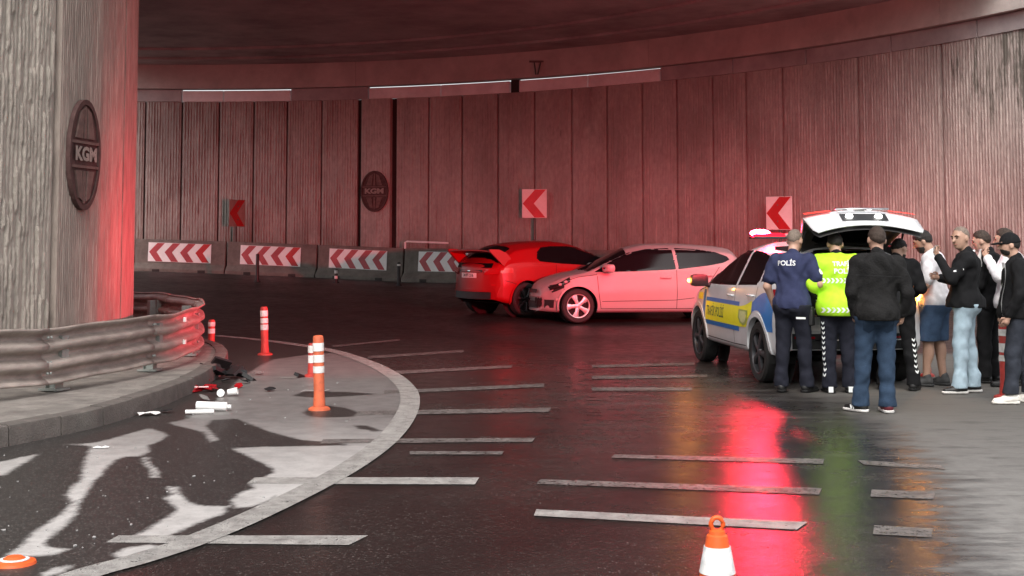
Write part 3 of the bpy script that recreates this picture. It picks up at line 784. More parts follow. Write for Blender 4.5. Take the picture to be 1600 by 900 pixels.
# ------------------------------------------------------------------ chevron signs on poles
def chevron_sign(cu, cv, uw, vh, label, facing, back=0.5, whitem='sheet_white', pole_u=None):
    p2 = wall_pt(cu); q = (C - p2).normalized(); p2 = p2 + q * back
    c = at_y(cu, cv, p2.y); s = FPX / (c.y / math.cos(0.0))
    Hh = vh / s; Wd = Hh * 0.86
    t = thing('chevron_sign', label, 'road sign', (c.x, c.y, zg(c.x, c.y)), 0, 'red chevron signs in front of the wall')
    nrm = Vector((math.sin(facing), -math.cos(facing), 0)); rt = Vector((math.cos(facing), math.sin(facing), 0))
    h0 = c.z - zg(c.x, c.y)
    fr = lambda x, y, z: rt * x + nrm * y + Vector((0, 0, h0 + z))
    w2, h2 = Wd / 2, Hh / 2
    bevel(obj('panel', MB().prism([(-w2, -h2), (w2, -h2), (w2, h2), (-w2, h2)], -0.015, 0.0, fr), M[whitem], t), 0.006, 1)
    poly = [(-w2 * 0.95, 0), (w2 * 0.05, h2 * 0.97), (w2 * 0.93, h2 * 0.97), (-w2 * 0.05, 0.0), (w2 * 0.88, -h2 * 0.97), (w2 * 0.0, -h2 * 0.97)]
    obj('chevron', MB().prism(poly, 0.001, 0.004, fr), M['sheet_red2'], t)
    px_ = 0 if pole_u is None else pole_u
    mb = MB(); o = Vector((rt.x * px_, rt.y * px_, 0)) - nrm * 0.06
    mb.tube([o + Vector((0, 0, -0.05)), o + Vector((0, 0, h0 + h2 * 0.9))], 0.038, 10)
    for zz in (-0.2, 0.2): mb.box(o + Vector((0, 0, h0 + zz)) + nrm * 0.025, (0.12, 0.04, 0.04))
    obj('pole', mb, M['pole'], t, smooth=40)
    return t
chevron_sign(371, 333, 26, 42, 'unlit narrow chevron sign near the left end of the curved wall', R(58), whitem='concrete_rib')  # panel takes a dull concrete colour to stand in for an unlit white sheet
chevron_sign(835, 318, 40, 45, 'chevron sign above the roof of the red hatchback', R(0))
chevron_sign(1217, 333, 36, 52, 'tilted chevron sign seen beside the open tailgate of the patrol car', R(-38))

# ------------------------------------------------------------------ lane bollards
def bollard(px, top_v, label, matn, bands, rad=0.05, tilt=0.0, base=True, z=None, cover=None):
    g = ground(*px); s = FPX / g.y
    Hh = (px[1] - top_v) / s * 1.0
    b = thing('lane_bollard', label, 'bollard', tuple(g), 0, 'flexible lane bollards')
    rt = Matrix.Rotation(tilt, 3, 'Y')
    prof = [(rad * 1.15, 0.01), (rad * 1.1, 0.1), (rad, 0.14), (rad, Hh - 0.03), (rad * 0.9, Hh - 0.008), (rad * 0.6, Hh), (0.001, Hh)]
    obj('tube', MB().lathe(prof, 20, rot=rt), M[matn], b, smooth=40)
    if base: obj('foot', MB().lathe([(0.001, 0.035), (rad * 1.5, 0.035), (rad * 2.0, 0.02), (rad * 2.1, -0.01)], 20), M[matn], b, smooth=40)
    for z0, z1 in bands:
        obj('reflective_band', MB().lathe([(rad + 0.001, Hh * z0), (rad + 0.003, Hh * z0), (rad + 0.003, Hh * z1), (rad + 0.001, Hh * z1)], 20, rot=rt), M['band'], b, smooth=40)
    return b
bollard((499, 641), 526, 'orange bollard with three white bands, nearest on the gore', 'bollard', [(0.79, 0.90), (0.64, 0.74), (0.50, 0.59)], 0.052, R(-1.5))
bollard((487, 589), 537, 'red bollard with two white bands half hidden behind the nearest orange one', 'bollard_red', [(0.72, 0.93), (0.42, 0.64)], 0.045)
bollard((414, 555), 480, 'tall red bollard with three bands standing alone at the rear of the gore', 'bollard_red', [(0.80, 0.92), (0.66, 0.76), (0.52, 0.63)], 0.052, R(-2))
bollard((330, 546), 500, 'short red bollard close to the end of the guardrail', 'bollard_red', [(0.78, 0.92), (0.54, 0.70)], 0.05)
bollard((1573, 622), 508, 'red bollard at the right edge beside the man with a cap', 'bollard_red', [(0.84, 0.93), (0.62, 0.74), (0.50, 0.58)], 0.062)
bollard((1449, 588), 530, 'red bollard glimpsed behind the bare legs of the man in shorts', 'bollard_red', [(0.80, 0.92), (0.56, 0.70)], 0.042)
bollard((402, 440), 397, 'thin dark post without bands in front of a chevron plate', 'dark_post', [], 0.045)
bollard((525, 442), 421, 'small stub with white bands at the foot of the barriers', 'dark_post', [(0.70, 0.92), (0.30, 0.52)], 0.045)
bollard((623, 446), 410, 'dark post at the right end of the chevron plate below the emblem', 'dark_post', [(0.84, 0.92)], 0.045)

# ------------------------------------------------------------------ traffic cone
g = ground(1122, 985)
cn = thing('traffic_cone', 'orange traffic cone with white sleeve and loop top, nearest the camera', 'cone', tuple(g))
sc = (985 - 808) / (FPX / g.y); Hc = (at_y(1122, 806, g.y).z - zg(g.x, g.y))
def cr(z): return 0.118 - (0.118 - 0.036) * z / (Hc * 0.92)
pz = [0.03, 0.06, Hc * 0.35, Hc * 0.352, Hc * 0.62, Hc * 0.622, Hc * 0.78, Hc * 0.83]
obj('cone_body', MB().lathe([(cr(0.03), 0.03)] + [(cr(z), z) for z in pz[1:]] + [(cr(Hc * 0.84) - 0.006, Hc * 0.84), (0.03, Hc * 0.85), (0.001, Hc * 0.85)], 28), M['cone'], cn, smooth=35)
zt = at_y(1122, 853, g.y).z; zb = at_y(1122, 894, g.y).z
obj('white_sleeve', MB().lathe([(cr(zb) + 0.001, zb), (cr(zb) + 0.004, zb), (cr(zt) + 0.004, zt), (cr(zt) + 0.001, zt)], 28), M['cone_band'], cn, smooth=35)
mb = MB(); pth = []
for k in range(15):
    a = math.pi * 2 * k / 14 - math.pi / 2
    pth.append((0.026 * math.cos(a), 0, Hc * 0.925 + Hc * 0.062 * math.sin(a)))
mb.tube(pth, 0.0105, 8, cap=False)
mb.lathe([(0.036, Hc * 0.84), (0.034, Hc * 0.87), (0.015, Hc * 0.885)], 16)
obj('carrying_loop', mb, M['cone'], cn, smooth=50)
bevel(obj('base', MB().box((0, 0, 0.018), (0.34, 0.34, 0.036), Matrix.Rotation(0.4, 3, 'Z')), M['cone'], cn), 0.012)

# ------------------------------------------------------------------ litter and wreckage on the gore
def litter(name, px, label, cat, builder, mats, rz=0.0, group='litter on the gore', smooth=35):
    g = ground(*px); mb = MB(); builder(mb)
    o = obj(name, mb, mats, smooth=smooth); o.location = (g.x, g.y, zg(g.x, g.y) + 0.006); o.rotation_euler = (0, 0, rz)
    tag(o, label, cat, group); return o
def white_tube(mb):
    mb.lathe([(0.001, -0.19), (0.02, -0.19), (0.02, -0.15), (0.042, -0.15), (0.042, 0.14), (0.001, 0.14)], 16, (0, 0, 0.045), Matrix.Rotation(R(-88), 3, 'Y'))
litter('broken_tube', (330, 643), 'thick broken white plastic tube lying on the gore', 'litter', white_tube, M['paper'])
litter('broken_tube', (312, 648), 'thin broken white plastic tube in front of the thick one', 'litter', lambda mb: mb.tube([(-0.13, -0.015, 0.022), (0.13, 0.015, 0.022)], 0.02, 10), M['paper'])
def cup(mb):
    mb.lathe([(0.001, 0.0), (0.03, 0.0), (0.04, 0.10), (0.037, 0.10), (0.028, 0.006)], 14, (0, 0, 0.04), Matrix.Rotation(R(82), 3, 'Y'))
litter('paper_cup', (356, 620), 'tipped white paper cup on the gore', 'litter', cup, M['paper'])
litter('cup_lid', (345, 621), 'round white cup lid standing beside the tipped cup', 'litter', lambda mb: mb.lathe([(0.001, 0.0), (0.04, 0.0), (0.04, 0.012), (0.001, 0.012)], 14, (0, 0, 0.04), Matrix.Rotation(R(80), 3, 'X')), M['paper'])
def wrapper(mb):
    rows = [[(x * 0.05 - 0.1, y * 0.04 - 0.06, 0.012 + 0.022 * abs(math.sin(x * 2.1 + y * 1.7)) * (1 - 0.15 * abs(x - 2))) for y in range(4)] for x in range(5)]
    mb.grid(rows)
litter('crumpled_paper', (233, 650), 'crumpled white paper close to the kerb', 'litter', wrapper, M['paper'], 0.4)
litter('crumpled_paper', (145, 702), 'small white paper scrap nearest the kerb on dark asphalt', 'litter', lambda mb: mb.grid([[(x * 0.03, y * 0.03, 0.004 + 0.012 * ((x * y) % 2)) for y in range(3)] for x in range(5)]), M['paper'], 0.2)
def strip_(mb): mb.grid([[(x * 0.05, y * 0.03, 0.004 + 0.018 * abs(math.sin(x * 1.3))) for y in range(3)] for x in range(7)])
litter('torn_plastic', (470, 614), 'pale torn plastic strip left of the nearest bollard', 'litter', strip_, mat('grey_plastic', (0.4, 0.38, 0.37), 0.5), 0.2)
litter('torn_plastic', (438, 592), 'flat pale plastic strip behind the torn one', 'litter', lambda mb: mb.grid([[(x * 0.04, y * 0.03, 0.003 + 0.004 * (x % 2)) for y in range(3)] for x in range(6)]), mat('grey_plastic_flat', (0.34, 0.33, 0.31), 0.5), 0.1)
def shard(mb):
    rg = random.Random(4)
    for k in range(6):
        c = Vector((rg.uniform(-0.14, 0.14), rg.uniform(-0.1, 0.1), 0.04)); a = rg.uniform(0, 3)
        q = Matrix.Rotation(a, 3, 'Z') @ Matrix.Rotation(rg.uniform(-0.7, 0.7), 3, 'X')
        mb.box(c, (rg.uniform(0.08, 0.2), rg.uniform(0.05, 0.12), 0.012), q)
litter('broken_trim', (313, 612), 'red broken car trim pieces at the end of the kerb', 'wreckage', shard, M['lamp_red'], 0.5)['kind'] = 'stuff'
def heap(mb):
    rg = random.Random(11)
    for k in range(26):
        c = Vector((rg.gauss(0, 0.30), rg.gauss(0, 0.34), 0)); c.z = max(0.02, 0.15 - 0.28 * c.xy.length + rg.uniform(-0.02, 0.04))
        q = Matrix.Rotation(rg.uniform(0, 6), 3, 'Z') @ Matrix.Rotation(rg.uniform(-0.9, 0.9), 3, 'X') @ Matrix.Rotation(rg.uniform(-0.5, 0.5), 3, 'Y')
        mb.box(c, (rg.uniform(0.1, 0.3), rg.uniform(0.06, 0.16), rg.uniform(0.01, 0.05)), q)
litter('wreckage_heap', (338, 590), 'dark heap of broken car parts beside the end of the guardrail', 'wreckage', heap, M['black_plastic'])['kind'] = 'stuff'
def crushed(mb):
    mb.lathe([(0.001, 0.035), (0.04, 0.035), (0.055, 0.022), (0.105, 0.012), (0.11, -0.002)], 18, (0, 0, 0))
    mb.lathe([(0.056, 0.0225), (0.075, 0.019), (0.075, 0.017)], 18, (0, 0, 0.003), mi=1)
litter('bollard_stump', (22, 882), 'flattened orange bollard foot with a white ring at the lower left corner', 'bollard', crushed, [M['cone'], M['band']], 0, None)
rg = random.Random(21); shard_m = [M['black_plastic'], M['lamp_red'], mat('grey_shard', (0.22, 0.21, 0.20), 0.5)]
sh_mesh = []
for k in range(3):
    n_ = 5 + k; mb = MB(); mb.prism([((0.05 + 0.05 * rg.random()) * math.cos(6.28 * q / n_), (0.03 + 0.05 * rg.random()) * math.sin(6.28 * q / n_)) for q in range(n_)], 0, 0.008)
    sh_mesh.append(mb)
spots = [(296, 604, 0, 'against the kerb end'), (322, 600, 1, 'between the heap and the red trim pieces'), (352, 598, 0, 'just right of the dark heap'), (368, 584, 2, 'behind the tipped cup'),
    (318, 626, 2, 'in front of the red trim pieces'), (340, 607, 0, 'behind the cup lid'), (300, 590, 1, 'left of the dark heap by the kerb'), (384, 600, 0, 'to the right of the tipped cup'), (404, 586, 2, 'out on the pale gore beyond the cup'),
    (262, 646, 0, 'beside the crumpled paper'), (372, 607, 1, 'closest to the rim of the tipped cup'), (345, 572, 0, 'behind the dark heap'), (312, 578, 0, 'under the end of the guardrail'), (420, 612, 0, 'alone, nearest the torn plastic strip')]
for u, v, mi_, where in spots:
    g = ground(u, v); o = obj('plastic_shard', sh_mesh[rg.randrange(3)], shard_m[(0, 1, 2)[mi_]]); o.location = (g.x, g.y, g.z + 0.03)
    o.rotation_euler = (R(90) + rg.uniform(-.5, .5), rg.uniform(-.4, .4), rg.uniform(0, 6))
    tag(o, 'small %s shard of car plastic %s' % (('black', 'red', 'grey')[mi_], where), 'wreckage', 'shards of broken car plastic')
mb = MB(); rg = random.Random(5)
for k in range(110):
    if k < 75: u, v = rg.uniform(0, 420), rg.uniform(690, 870)
    else: u, v = rg.uniform(290, 560), rg.uniform(585, 690)
    g = ground(u, v); s = rg.choice([0.004, 0.005, 0.007, 0.011])
    if poly_sd(np.array([[g.x, g.y]]), region)[0] > -0.15 or math.hypot(g.x - C.x, g.y - C.y) < 9.9: continue
    mb.box((g.x, g.y, s * 0.4 + 0.004), (s * 1.6, s, s * 0.7), Matrix.Rotation(rg.uniform(0, 6), 3, 'Z') @ Matrix.Rotation(rg.uniform(-0.4, 0.4), 3, 'X'))
obj('glass_crumbs', mb, mat('glass_crumb', (0.38, 0.37, 0.36), 0.3), kind='stuff')
# ------------------------------------------------------------------ vehicles
def curve(pts, kind='s'):
    pts = sorted(pts); X = np.array([p[0] for p in pts]); Y = np.array([p[1] for p in pts])
    h = np.diff(X); dlt = np.diff(Y) / h; m = np.zeros(len(X))
    for i in range(1, len(X) - 1):
        if dlt[i - 1] * dlt[i] > 0: m[i] = 2 * dlt[i - 1] * dlt[i] / (dlt[i - 1] + dlt[i])
    m[0], m[-1] = dlt[0], dlt[-1]
    def f(x):
        x = np.clip(np.asarray(x, float), X[0], X[-1]); i = np.clip(np.searchsorted(X, x, side='right') - 1, 0, len(h) - 1)
        t = (x - X[i]) / h[i]
        return (Y[i] * (2 * t**3 - 3 * t**2 + 1) + h[i] * m[i] * (t**3 - 2 * t**2 + t) + Y[i + 1] * (-2 * t**3 + 3 * t**2) + h[i] * m[i + 1] * (t**3 - t**2))
    return f
SEG = [4, 12, 14, 24, 10, 10]
class Shell:
    """a car body skin: cross sections along the length, sides split where panels and panes meet"""
    def __init__(self, P):
        self.P = P; zt, zb, wd, zs = (curve(P[k]) for k in ('top', 'belt', 'width', 'sill'))
        self.zt, self.zb, self.wd, self.zs = zt, zb, wd, zs
        xs = np.linspace(P['x0'], P['x1'], 3000); arc = np.concatenate([[0], np.cumsum(np.hypot(np.diff(xs), np.diff(zt(xs))))])
        N = P.get('n', 210)
        self.X = np.interp(np.linspace(0, arc[-1], N), arc, xs)
        self.sec = np.array([self.section(x) for x in self.X])      # N, K, 2 (y, z)
        K = self.sec.shape[1]
        bow = P['bow']; L0, L1 = P['x0'], P['x1']
        x = np.repeat(self.X[:, None], K, 1)
        wmax = self.sec[:, :, 0].max(1)[:, None]
        for end, b, ln in ((L1, bow[0], 0.9), (L0, bow[1], 0.7)):
            t = np.clip(1 - np.abs(x - end) / ln, 0, 1) ** 1.5
            x = x - math.copysign(1, end) * b * t * (self.sec[:, :, 0] / 0.85) ** 2
        self.pos = np.stack([x, self.sec[:, :, 0], self.sec[:, :, 1]], 2)
    def section(self, x):
        P = self.P; zt, zb, w_, zs = float(self.zt(x)), float(self.zb(x)), float(self.wd(x)), float(self.zs(x))
        zb = min(zb, zt - 0.025); zs = min(zs, zb - 0.1)
        h = zt - zb; wb = w_ - P.get('shoulder', 0.045); wr = wb - 0.035 - P.get('tumble', 0.34) * h; dr = 0.018 + 0.11 * min(1, h / 0.45)
        zm = zs + (zb - zs) * 0.52
        pts = [(w_ - 0.10, zs), (w_ - 0.025, zs + 0.03), (w_, zm), (wb, zb), (wr, zt - dr), (wr * 0.55, zt - dr * 0.16), (0, zt)]
        out = [pts[0]]
        for (a, b, n) in zip(pts, pts[1:], SEG):
            for k in range(1, n + 1): out.append((a[0] + (b[0] - a[0]) * k / n, a[1] + (b[1] - a[1]) * k / n))
        o = np.array(out)
        for it in range(P.get('smooth', 5)):
            q = o.copy(); q[1:-1] = 0.25 * o[:-2] + 0.5 * o[1:-1] + 0.25 * o[2:]; q[-1, 1] = 0.5 * o[-1, 1] + 0.5 * o[-2, 1]; o = q
        o[-1, 0] = 0
        return o
    def side_y(self, x, z):
        i = int(np.clip(np.searchsorted(self.X, x), 1, len(self.X) - 1)); t = (x - self.X[i - 1]) / (self.X[i] - self.X[i - 1])
        s = self.sec[i - 1] * (1 - t) + self.sec[i] * t
        zz = s[:, 1]; k = np.argsort(zz); return float(np.interp(z, zz[k], s[k, 0]))
    def side(self, x, z, sgn, off=0.0):
        y = self.side_y(x, z) + off
        dx = 0
        for end, b, ln in ((self.P['x1'], self.P['bow'][0], 0.9), (self.P['x0'], self.P['bow'][1], 0.7)):
            t = np.clip(1 - abs(x - end) / ln, 0, 1) ** 1.5; dx -= math.copysign(1, end) * b * t * (y / 0.85) ** 2
        return Vector((x + dx, y * sgn, z))
    def end(self, which, y, z, off=0.0):
        """point on the nose (1) or tail (0) skin"""
        P = self.P; e = P['x1'] if which else P['x0']
        xs = np.linspace(e, e - math.copysign(0.9, e), 60)
        z0, z1 = self.sec[-1 if which else 0][:, 1].min(), None
        zt = self.zt(xs); ok = np.nonzero(zt >= z)[0]
        x = float(xs[ok[0]]) if len(ok) else float(xs[-1])
        t = max(0, 1 - abs(x - e) / (0.9 if which else 0.7)) ** 1.5
        return Vector((x - math.copysign(1, e) * (P['bow'][0 if which else 1] * t * (y / 0.85) ** 2) + math.copysign(off, e), y, z))

def build_car(name, label, cat, P, loc, heading, paint, group=None):
    root = thing(name, label, cat, loc, heading, group)
    sh = Shell(P); pos = sh.pos; N, K, _ = pos.shape
    wheels = P['wheels']; ra = P['arch']; rw = P['rw']
    regions = P['regions']                         # name -> (kind, polygon)
    pos = pos.copy()
    # pull nearby grid points onto the outlines of panes and wheel openings
    def snap(pts2, tgt, rad):
        d = np.hypot(*(pts2 - tgt).T); return d
    flat = pos.reshape(-1, 3); side_ok = (np.arange(K) >= 2)[None, :].repeat(N, 0).ravel()
    for nm, (kind, poly) in regions.items():
        if kind != 'side': continue
        poly = np.array(poly); n = len(poly); q = flat[:, (0, 2)]
        best = np.full(len(q), 1e9); tgt = q.copy()
        for i in range(n):
            a, b = poly[i], poly[(i + 1) % n]; e = b - a; t = np.clip(((q - a) @ e) / (e @ e), 0, 1); p = a + t[:, None] * e
            d = np.hypot(*(q - p).T); up = d < best; best[up] = d[up]; tgt[up] = p[up]
        sel = (best < 0.0105) & (flat[:, 1] > 0.25)
        flat[sel, 0], flat[sel, 2] = tgt[sel, 0], tgt[sel, 1]
    for xw in wheels:
        d = np.hypot(flat[:, 0] - xw, flat[:, 2] - rw)
        sel = (np.abs(d - ra) < 0.012) & (flat[:, 1] > 0.5)
        f = ra / d[sel]; flat[sel, 0] = xw + (flat[sel, 0] - xw) * f; flat[sel, 2] = rw + (flat[sel, 2] - rw) * f
    if P.get('dent'):
        t = np.clip((flat[:, 0] - 1.62) / .45, 0, 1); q = np.sin(flat[:, 2] * 21 + flat[:, 0] * 13) + np.sin(flat[:, 0] * 31 - flat[:, 2] * 9) * .7
        flat[:, 1] *= 1 - t * .012 * (1 + q); flat[:, 0] -= t * .012 * (1 + q); flat[:, 2] += t * .010 * q * (flat[:, 2] > .6)
    pos = flat.reshape(N, K, 3)
    c = (pos[:-1, :-1] + pos[1:, :-1] + pos[:-1, 1:] + pos[1:, 1:]) / 4
    e1 = pos[1:, :-1] - pos[:-1, 1:]; e2 = pos[1:, 1:] - pos[:-1, :-1]
    nr = np.cross(e1, e2); nr /= np.linalg.norm(nr, axis=2, keepdims=True) + 1e-9
    cls = np.full(c.shape[:2], 'body', dtype=object)
    cf = c.reshape(-1, 3); nf = nr.reshape(-1, 3); cl = cls.reshape(-1)
    for nm, (kind, poly) in regions.items():
        if kind == 'side': ins = (poly_sd(cf[:, (0, 2)], poly) < 0) & (np.abs(nf[:, 1]) > 0.42) & (cf[:, 1] > 0.25)
        elif kind == 'top': ins = (poly_sd(cf[:, (0, 1)], poly) < 0) & (np.abs(nf[:, 1]) < 0.75)
        elif kind == 'cut': ins = (poly_sd(cf[:, (0, 2)], poly) < 0) & (cf[:, 1] < P['cut_w'])
        cl[ins & (cl == 'body')] = nm
    for xw in wheels:
        dv_ = np.hypot(pos[:, :, 0] - xw, pos[:, :, 2] - rw); dm_ = np.minimum(np.minimum(dv_[:-1, :-1], dv_[1:, :-1]), np.minimum(dv_[:-1, 1:], dv_[1:, 1:])).ravel()
        ins = (dm_ < ra - .003) & (cf[:, 1] > 0.5); cl[ins] = 'hole'
    cls = cl.reshape(N - 1, K - 1)
    names = [q for q in sorted(set(cl)) if q not in ('hole', 'trunk_opening')]
    out = {}
    sides = {1: pos, -1: pos * np.array([1, -1, 1])}
    caps = {}
    for nm in names:
        kind = regions[nm][0] if nm in regions else 'top'
        groups = [(1, -1)] if kind == 'top' else [(1,), (-1,)]
        base = nm.rstrip('0123456789').rstrip('_')
        isglass = base in ('side_window', 'windscreen', 'rear_window')
        for grp in groups:
            mb = MB()
            for sg in grp:
                pp = sides[sg]; ii, jj = np.nonzero(cls == nm)
                if len(ii) == 0: continue
                ids = {}; 
                def vid(i, j):
                    if (i, j) not in ids:
                        p = pp[i, j].copy()
                        if isglass: p[1] -= sg * 0.007 * (1 if kind == 'side' else 0); p[2] -= 0.005 if kind == 'top' else 0
                        ids[(i, j)] = len(mb.v); mb.v.append(tuple(p))
                    return ids[(i, j)]
                for i, j in zip(ii.tolist(), jj.tolist()):
                    q = (vid(i, j), vid(i + 1, j), vid(i + 1, j + 1), vid(i, j + 1))
                    mb.f.append(q if sg == 1 else q[::-1]); mb.m.append(0)
            if nm == 'body':
                for end in (0, -1):
                    if end == 0 and P.get('open_tail'): continue
                    rows = []
                    for j in range(0, K):
                        p = pos[end, j]; rows.append([(p[0] + (1 if P['x0'] * (end == 0) + P['x1'] * (end == -1) > 0 else -1) * P['bow'][0 if end else 1] * (p[1] / 0.85) ** 2 * (1 - s * s), p[1] * s, p[2]) for s in np.linspace(-1, 1, 17)])
                    mb.grid(rows)
            if not mb.f: continue
            m_ = M['glass'] if isglass else paint
            out.setdefault(base, []).append(obj(base, mb, m_, root, smooth=38))
    # dark skin lining just behind the outer one, under the floor and in the wheel wells
    mb = MB()
    sill = curve(P['sill'])
    xs = np.linspace(P['x0'] + 0.25, P['x1'] - 0.25, 14)
    mb.grid([[(x, y * (sh.wd(x) - 0.12), float(sill(x)) + 0.01) for y in np.linspace(-1, 1, 5)] for x in xs])
    for xw in wheels:
        for sg in (1, -1):
            yo = sh.side_y(xw, rw + ra) - 0.01
            rows = []
            for k in range(25):
                a = -0.25 + (math.pi + 0.5) * k / 24
                rows.append([(xw + (ra + .012) * math.cos(a), sg * y, rw + (ra + .012) * math.sin(a)) for y in (yo - .02, yo - 0.32)])
            mb.grid(rows)
            mb.add([(xw + ra * math.cos(a), sg * (yo - 0.32), rw + ra * math.sin(a)) for a in np.linspace(0, 2 * math.pi, 24, endpoint=False)], [tuple(range(24))])
    obj('underbody', mb, M['under'], root)
    # wheel arch lips
    for xw in wheels:
        for sg in (1, -1):
            rows = []
            for k in range(33):
                a = -0.35 + (math.pi + 0.7) * k / 32; z = rw + ra * math.sin(a); x = xw + ra * math.cos(a)
                if z < float(sill(x)) + 0.005: continue
                y = sh.side_y(x, z); wdt = P.get('lip', 0.034)
                z2, x2 = rw + (ra + wdt) * math.sin(a), xw + (ra + wdt) * math.cos(a)
                y2 = sh.side_y(x2, max(z2, float(sill(x2)) + 0.02))
                rows.append([(x, sg * (y - 0.06), z), (x, sg * (y + 0.010), z), (x2, sg * (y2 + 0.010), z2), (x2 + 0.004 * math.cos(a), sg * (y2 - 0.01), z2)])
            obj('wheel_arch', MB().grid(rows), P.get('lip_mat', paint), root, smooth=40)
    # seams
    mb = MB()
    for line in P['seams']:
        for sg in (1, -1):
            pts = []
            for (xa, za), (xb, zb_) in zip(line, line[1:]):
                nn = max(2, int(math.hypot(xb - xa, zb_ - za) / 0.06))
                for k in range(nn): pts.append((xa + (xb - xa) * k / nn, za + (zb_ - za) * k / nn))
            pts.append(line[-1]); rows = []
            for i, (x, z) in enumerate(pts):
                dx = pts[min(i + 1, len(pts) - 1)][0] - pts[max(0, i - 1)][0]; dz = pts[min(i + 1, len(pts) - 1)][1] - pts[max(0, i - 1)][1]
                L = math.hypot(dx, dz); px, pz = -dz / L * 0.005, dx / L * 0.005
                rows.append([sh.side(x + px, z + pz, sg, 0.0025), sh.side(x - px, z - pz, sg, 0.0025)])
            mb.grid(rows)
    obj('panel_gap', mb, M['under'], root, kind='stuff')
    # door handles and mirrors
    for (hx, hz) in P['handles']:
        for sg in (1, -1):
            p0, p1 = sh.side(hx - 0.1, hz, sg, 0.024), sh.side(hx + 0.1, hz, sg, 0.024); mid = (p0 + p1) / 2 + Vector((0, sg * 0.010, 0))
            mb = MB(); mb.tube([p0 - Vector((0, sg * 0.03, 0)), p0, mid, p1, p1 - Vector((0, sg * 0.03, 0))], [0.01, 0.013, 0.013, 0.013, 0.01], 8)
            obj('door_handle', mb, paint, root, smooth=50)
    mx, mz = P['mirror']
    for sg in (1, -1):
        b0 = sh.side(mx, mz - 0.05, sg, -0.01)
        mb = MB(); mb.tube([b0, b0 + Vector((-0.02, sg * 0.09, 0.02))], [0.035, 0.025], 8)
        c0 = b0 + Vector((-0.03, sg * 0.17, 0.07))
        rows = []
        for k, (sx, sc) in enumerate(((0.10, 0.25), (0.085, 0.75), (0.04, 1.0), (-0.03, 1.06), (-0.07, 1.0), (-0.075, 0.85))):
            rows.append([c0 + Vector((sx - 0.05 * abs(math.cos(a)) * (a < 9) * (1 if math.cos(a) * sg > 0 else 0), 0.115 * sc * max(-1, min(1, 1.25 * math.cos(a))), 0.075 * sc * max(-1, min(1, 1.2 * math.sin(a))))) for a in np.linspace(0, 2 * math.pi, 16, endpoint=False)])
        mb.grid(rows, None, True); nn = len(mb.v); mb.f.append(tuple(range(nn - 16, nn))); mb.m.append(0)
        obj('door_mirror', mb, P.get('mirror_mat', paint), root, smooth=50)
    # wheels
    rr = rw; rim_r = P['rim']
    for xw in wheels:
        for sg in (1, -1):
            yo = P.get('track', 0.86)
            wh = bpy.data.objects.new('wheel', None); COL.objects.link(wh); wh.parent = root; wh.location = (xw, sg * yo, rw)
            wh.rotation_euler = (0, 0, (0.0 if sg > 0 else math.pi) + (P.get('steer', 0) if xw > 0 else 0))
            q = Matrix.Rotation(-math.pi / 2, 3, 'X')
            tw = 0.10
            obj('tyre', MB().lathe([(rim_r, -tw), (rr * 0.93, -tw * 1.02), (rr, -tw * 0.75), (rr, tw * 0.75), (rr * 0.93, tw * 1.02), (rim_r + 0.012, tw * 0.98), (rim_r, tw * 0.8), (rim_r - 0.01, 0)], 40, (0, -0.10, 0), q), M['rubber'], wh, smooth=30)
            mb = MB()
            mb.lathe([(rim_r + 0.002, tw * 0.98), (rim_r - 0.012, tw * 0.93), (rim_r - 0.02, tw * 0.5)], 40, (0, -0.10, 0), q)
            ns = P.get('spokes', 5)
            for k in range(ns):
                a = 2 * math.pi * k / ns + 0.3 * xw
                wi, wo = P.get('spoke_w', (0.035, 0.055))
                rot = Matrix.Rotation(a, 3, 'Y')
                rows = []
                for r_, w_, y_ in ((0.035, wi, -0.018), (rim_r * 0.55, wi * 1.05, -0.012), (rim_r - 0.014, wo, -0.022)):
                    rows.append([rot @ Vector(v) for v in ((-w_, y_ - 0.03, r_), (-w_, y_, r_), (-w_ * 0.5, y_ + 0.01, r_), (w_ * 0.5, y_ + 0.01, r_), (w_, y_, r_), (w_, y_ - 0.03, r_))])
                mb.grid(rows)
            mb.lathe([(0.06, -0.02), (0.055, 0.0), (0.03, 0.006), (0.001, 0.008)], 20, (0, -0.012, 0), q)
            obj('rim', mb, P['rim_mat'], wh, smooth=40)
            mb = MB(); mb.lathe([(0.001, 0), (rim_r - 0.005, 0)], 30, (0, -0.085, 0), q)
            obj('brake_disc', mb, M['under'], wh)
    return root, sh, out
def decal(name, sh, sg, poly_x, zfun, mat_, parent, off=0.004, nx=40, nz=4, arches=(), ra=0.4, rw=0.33, lines=None):
    """a printed film on the car's side between two heights; stops at the wheel openings"""
    rows = []
    for i in range(nx + 1):
        x = poly_x[0] + (poly_x[1] - poly_x[0]) * i / nx
        z0, z1 = zfun(x)
        for xw in arches:
            d = abs(x - xw)
            if d < ra: z0 = max(z0, rw + math.sqrt(ra * ra - d * d))
        z0 = min(z0, z1 - 0.001)
        rows.append([sh.side(x, z0 + (z1 - z0) * k / nz, sg, off) for k in range(nz + 1)])
    return obj(name, MB().grid(rows), mat_, parent, smooth=True)
def side_text(name, body, sh, sg, x, z, size, width, mat_, parent, off=0.006, bold=0.0):
    vs, fs = text_geo(body, size, bold)
    w0 = max(v[0] for v in vs) - min(v[0] for v in vs); k = width / w0
    mb = MB(); mb.add([sh.side(x - sg * v[0] * k, z + v[1], sg, off) for v in vs], fs)
    return obj(name, mb, mat_, parent, fix=False)

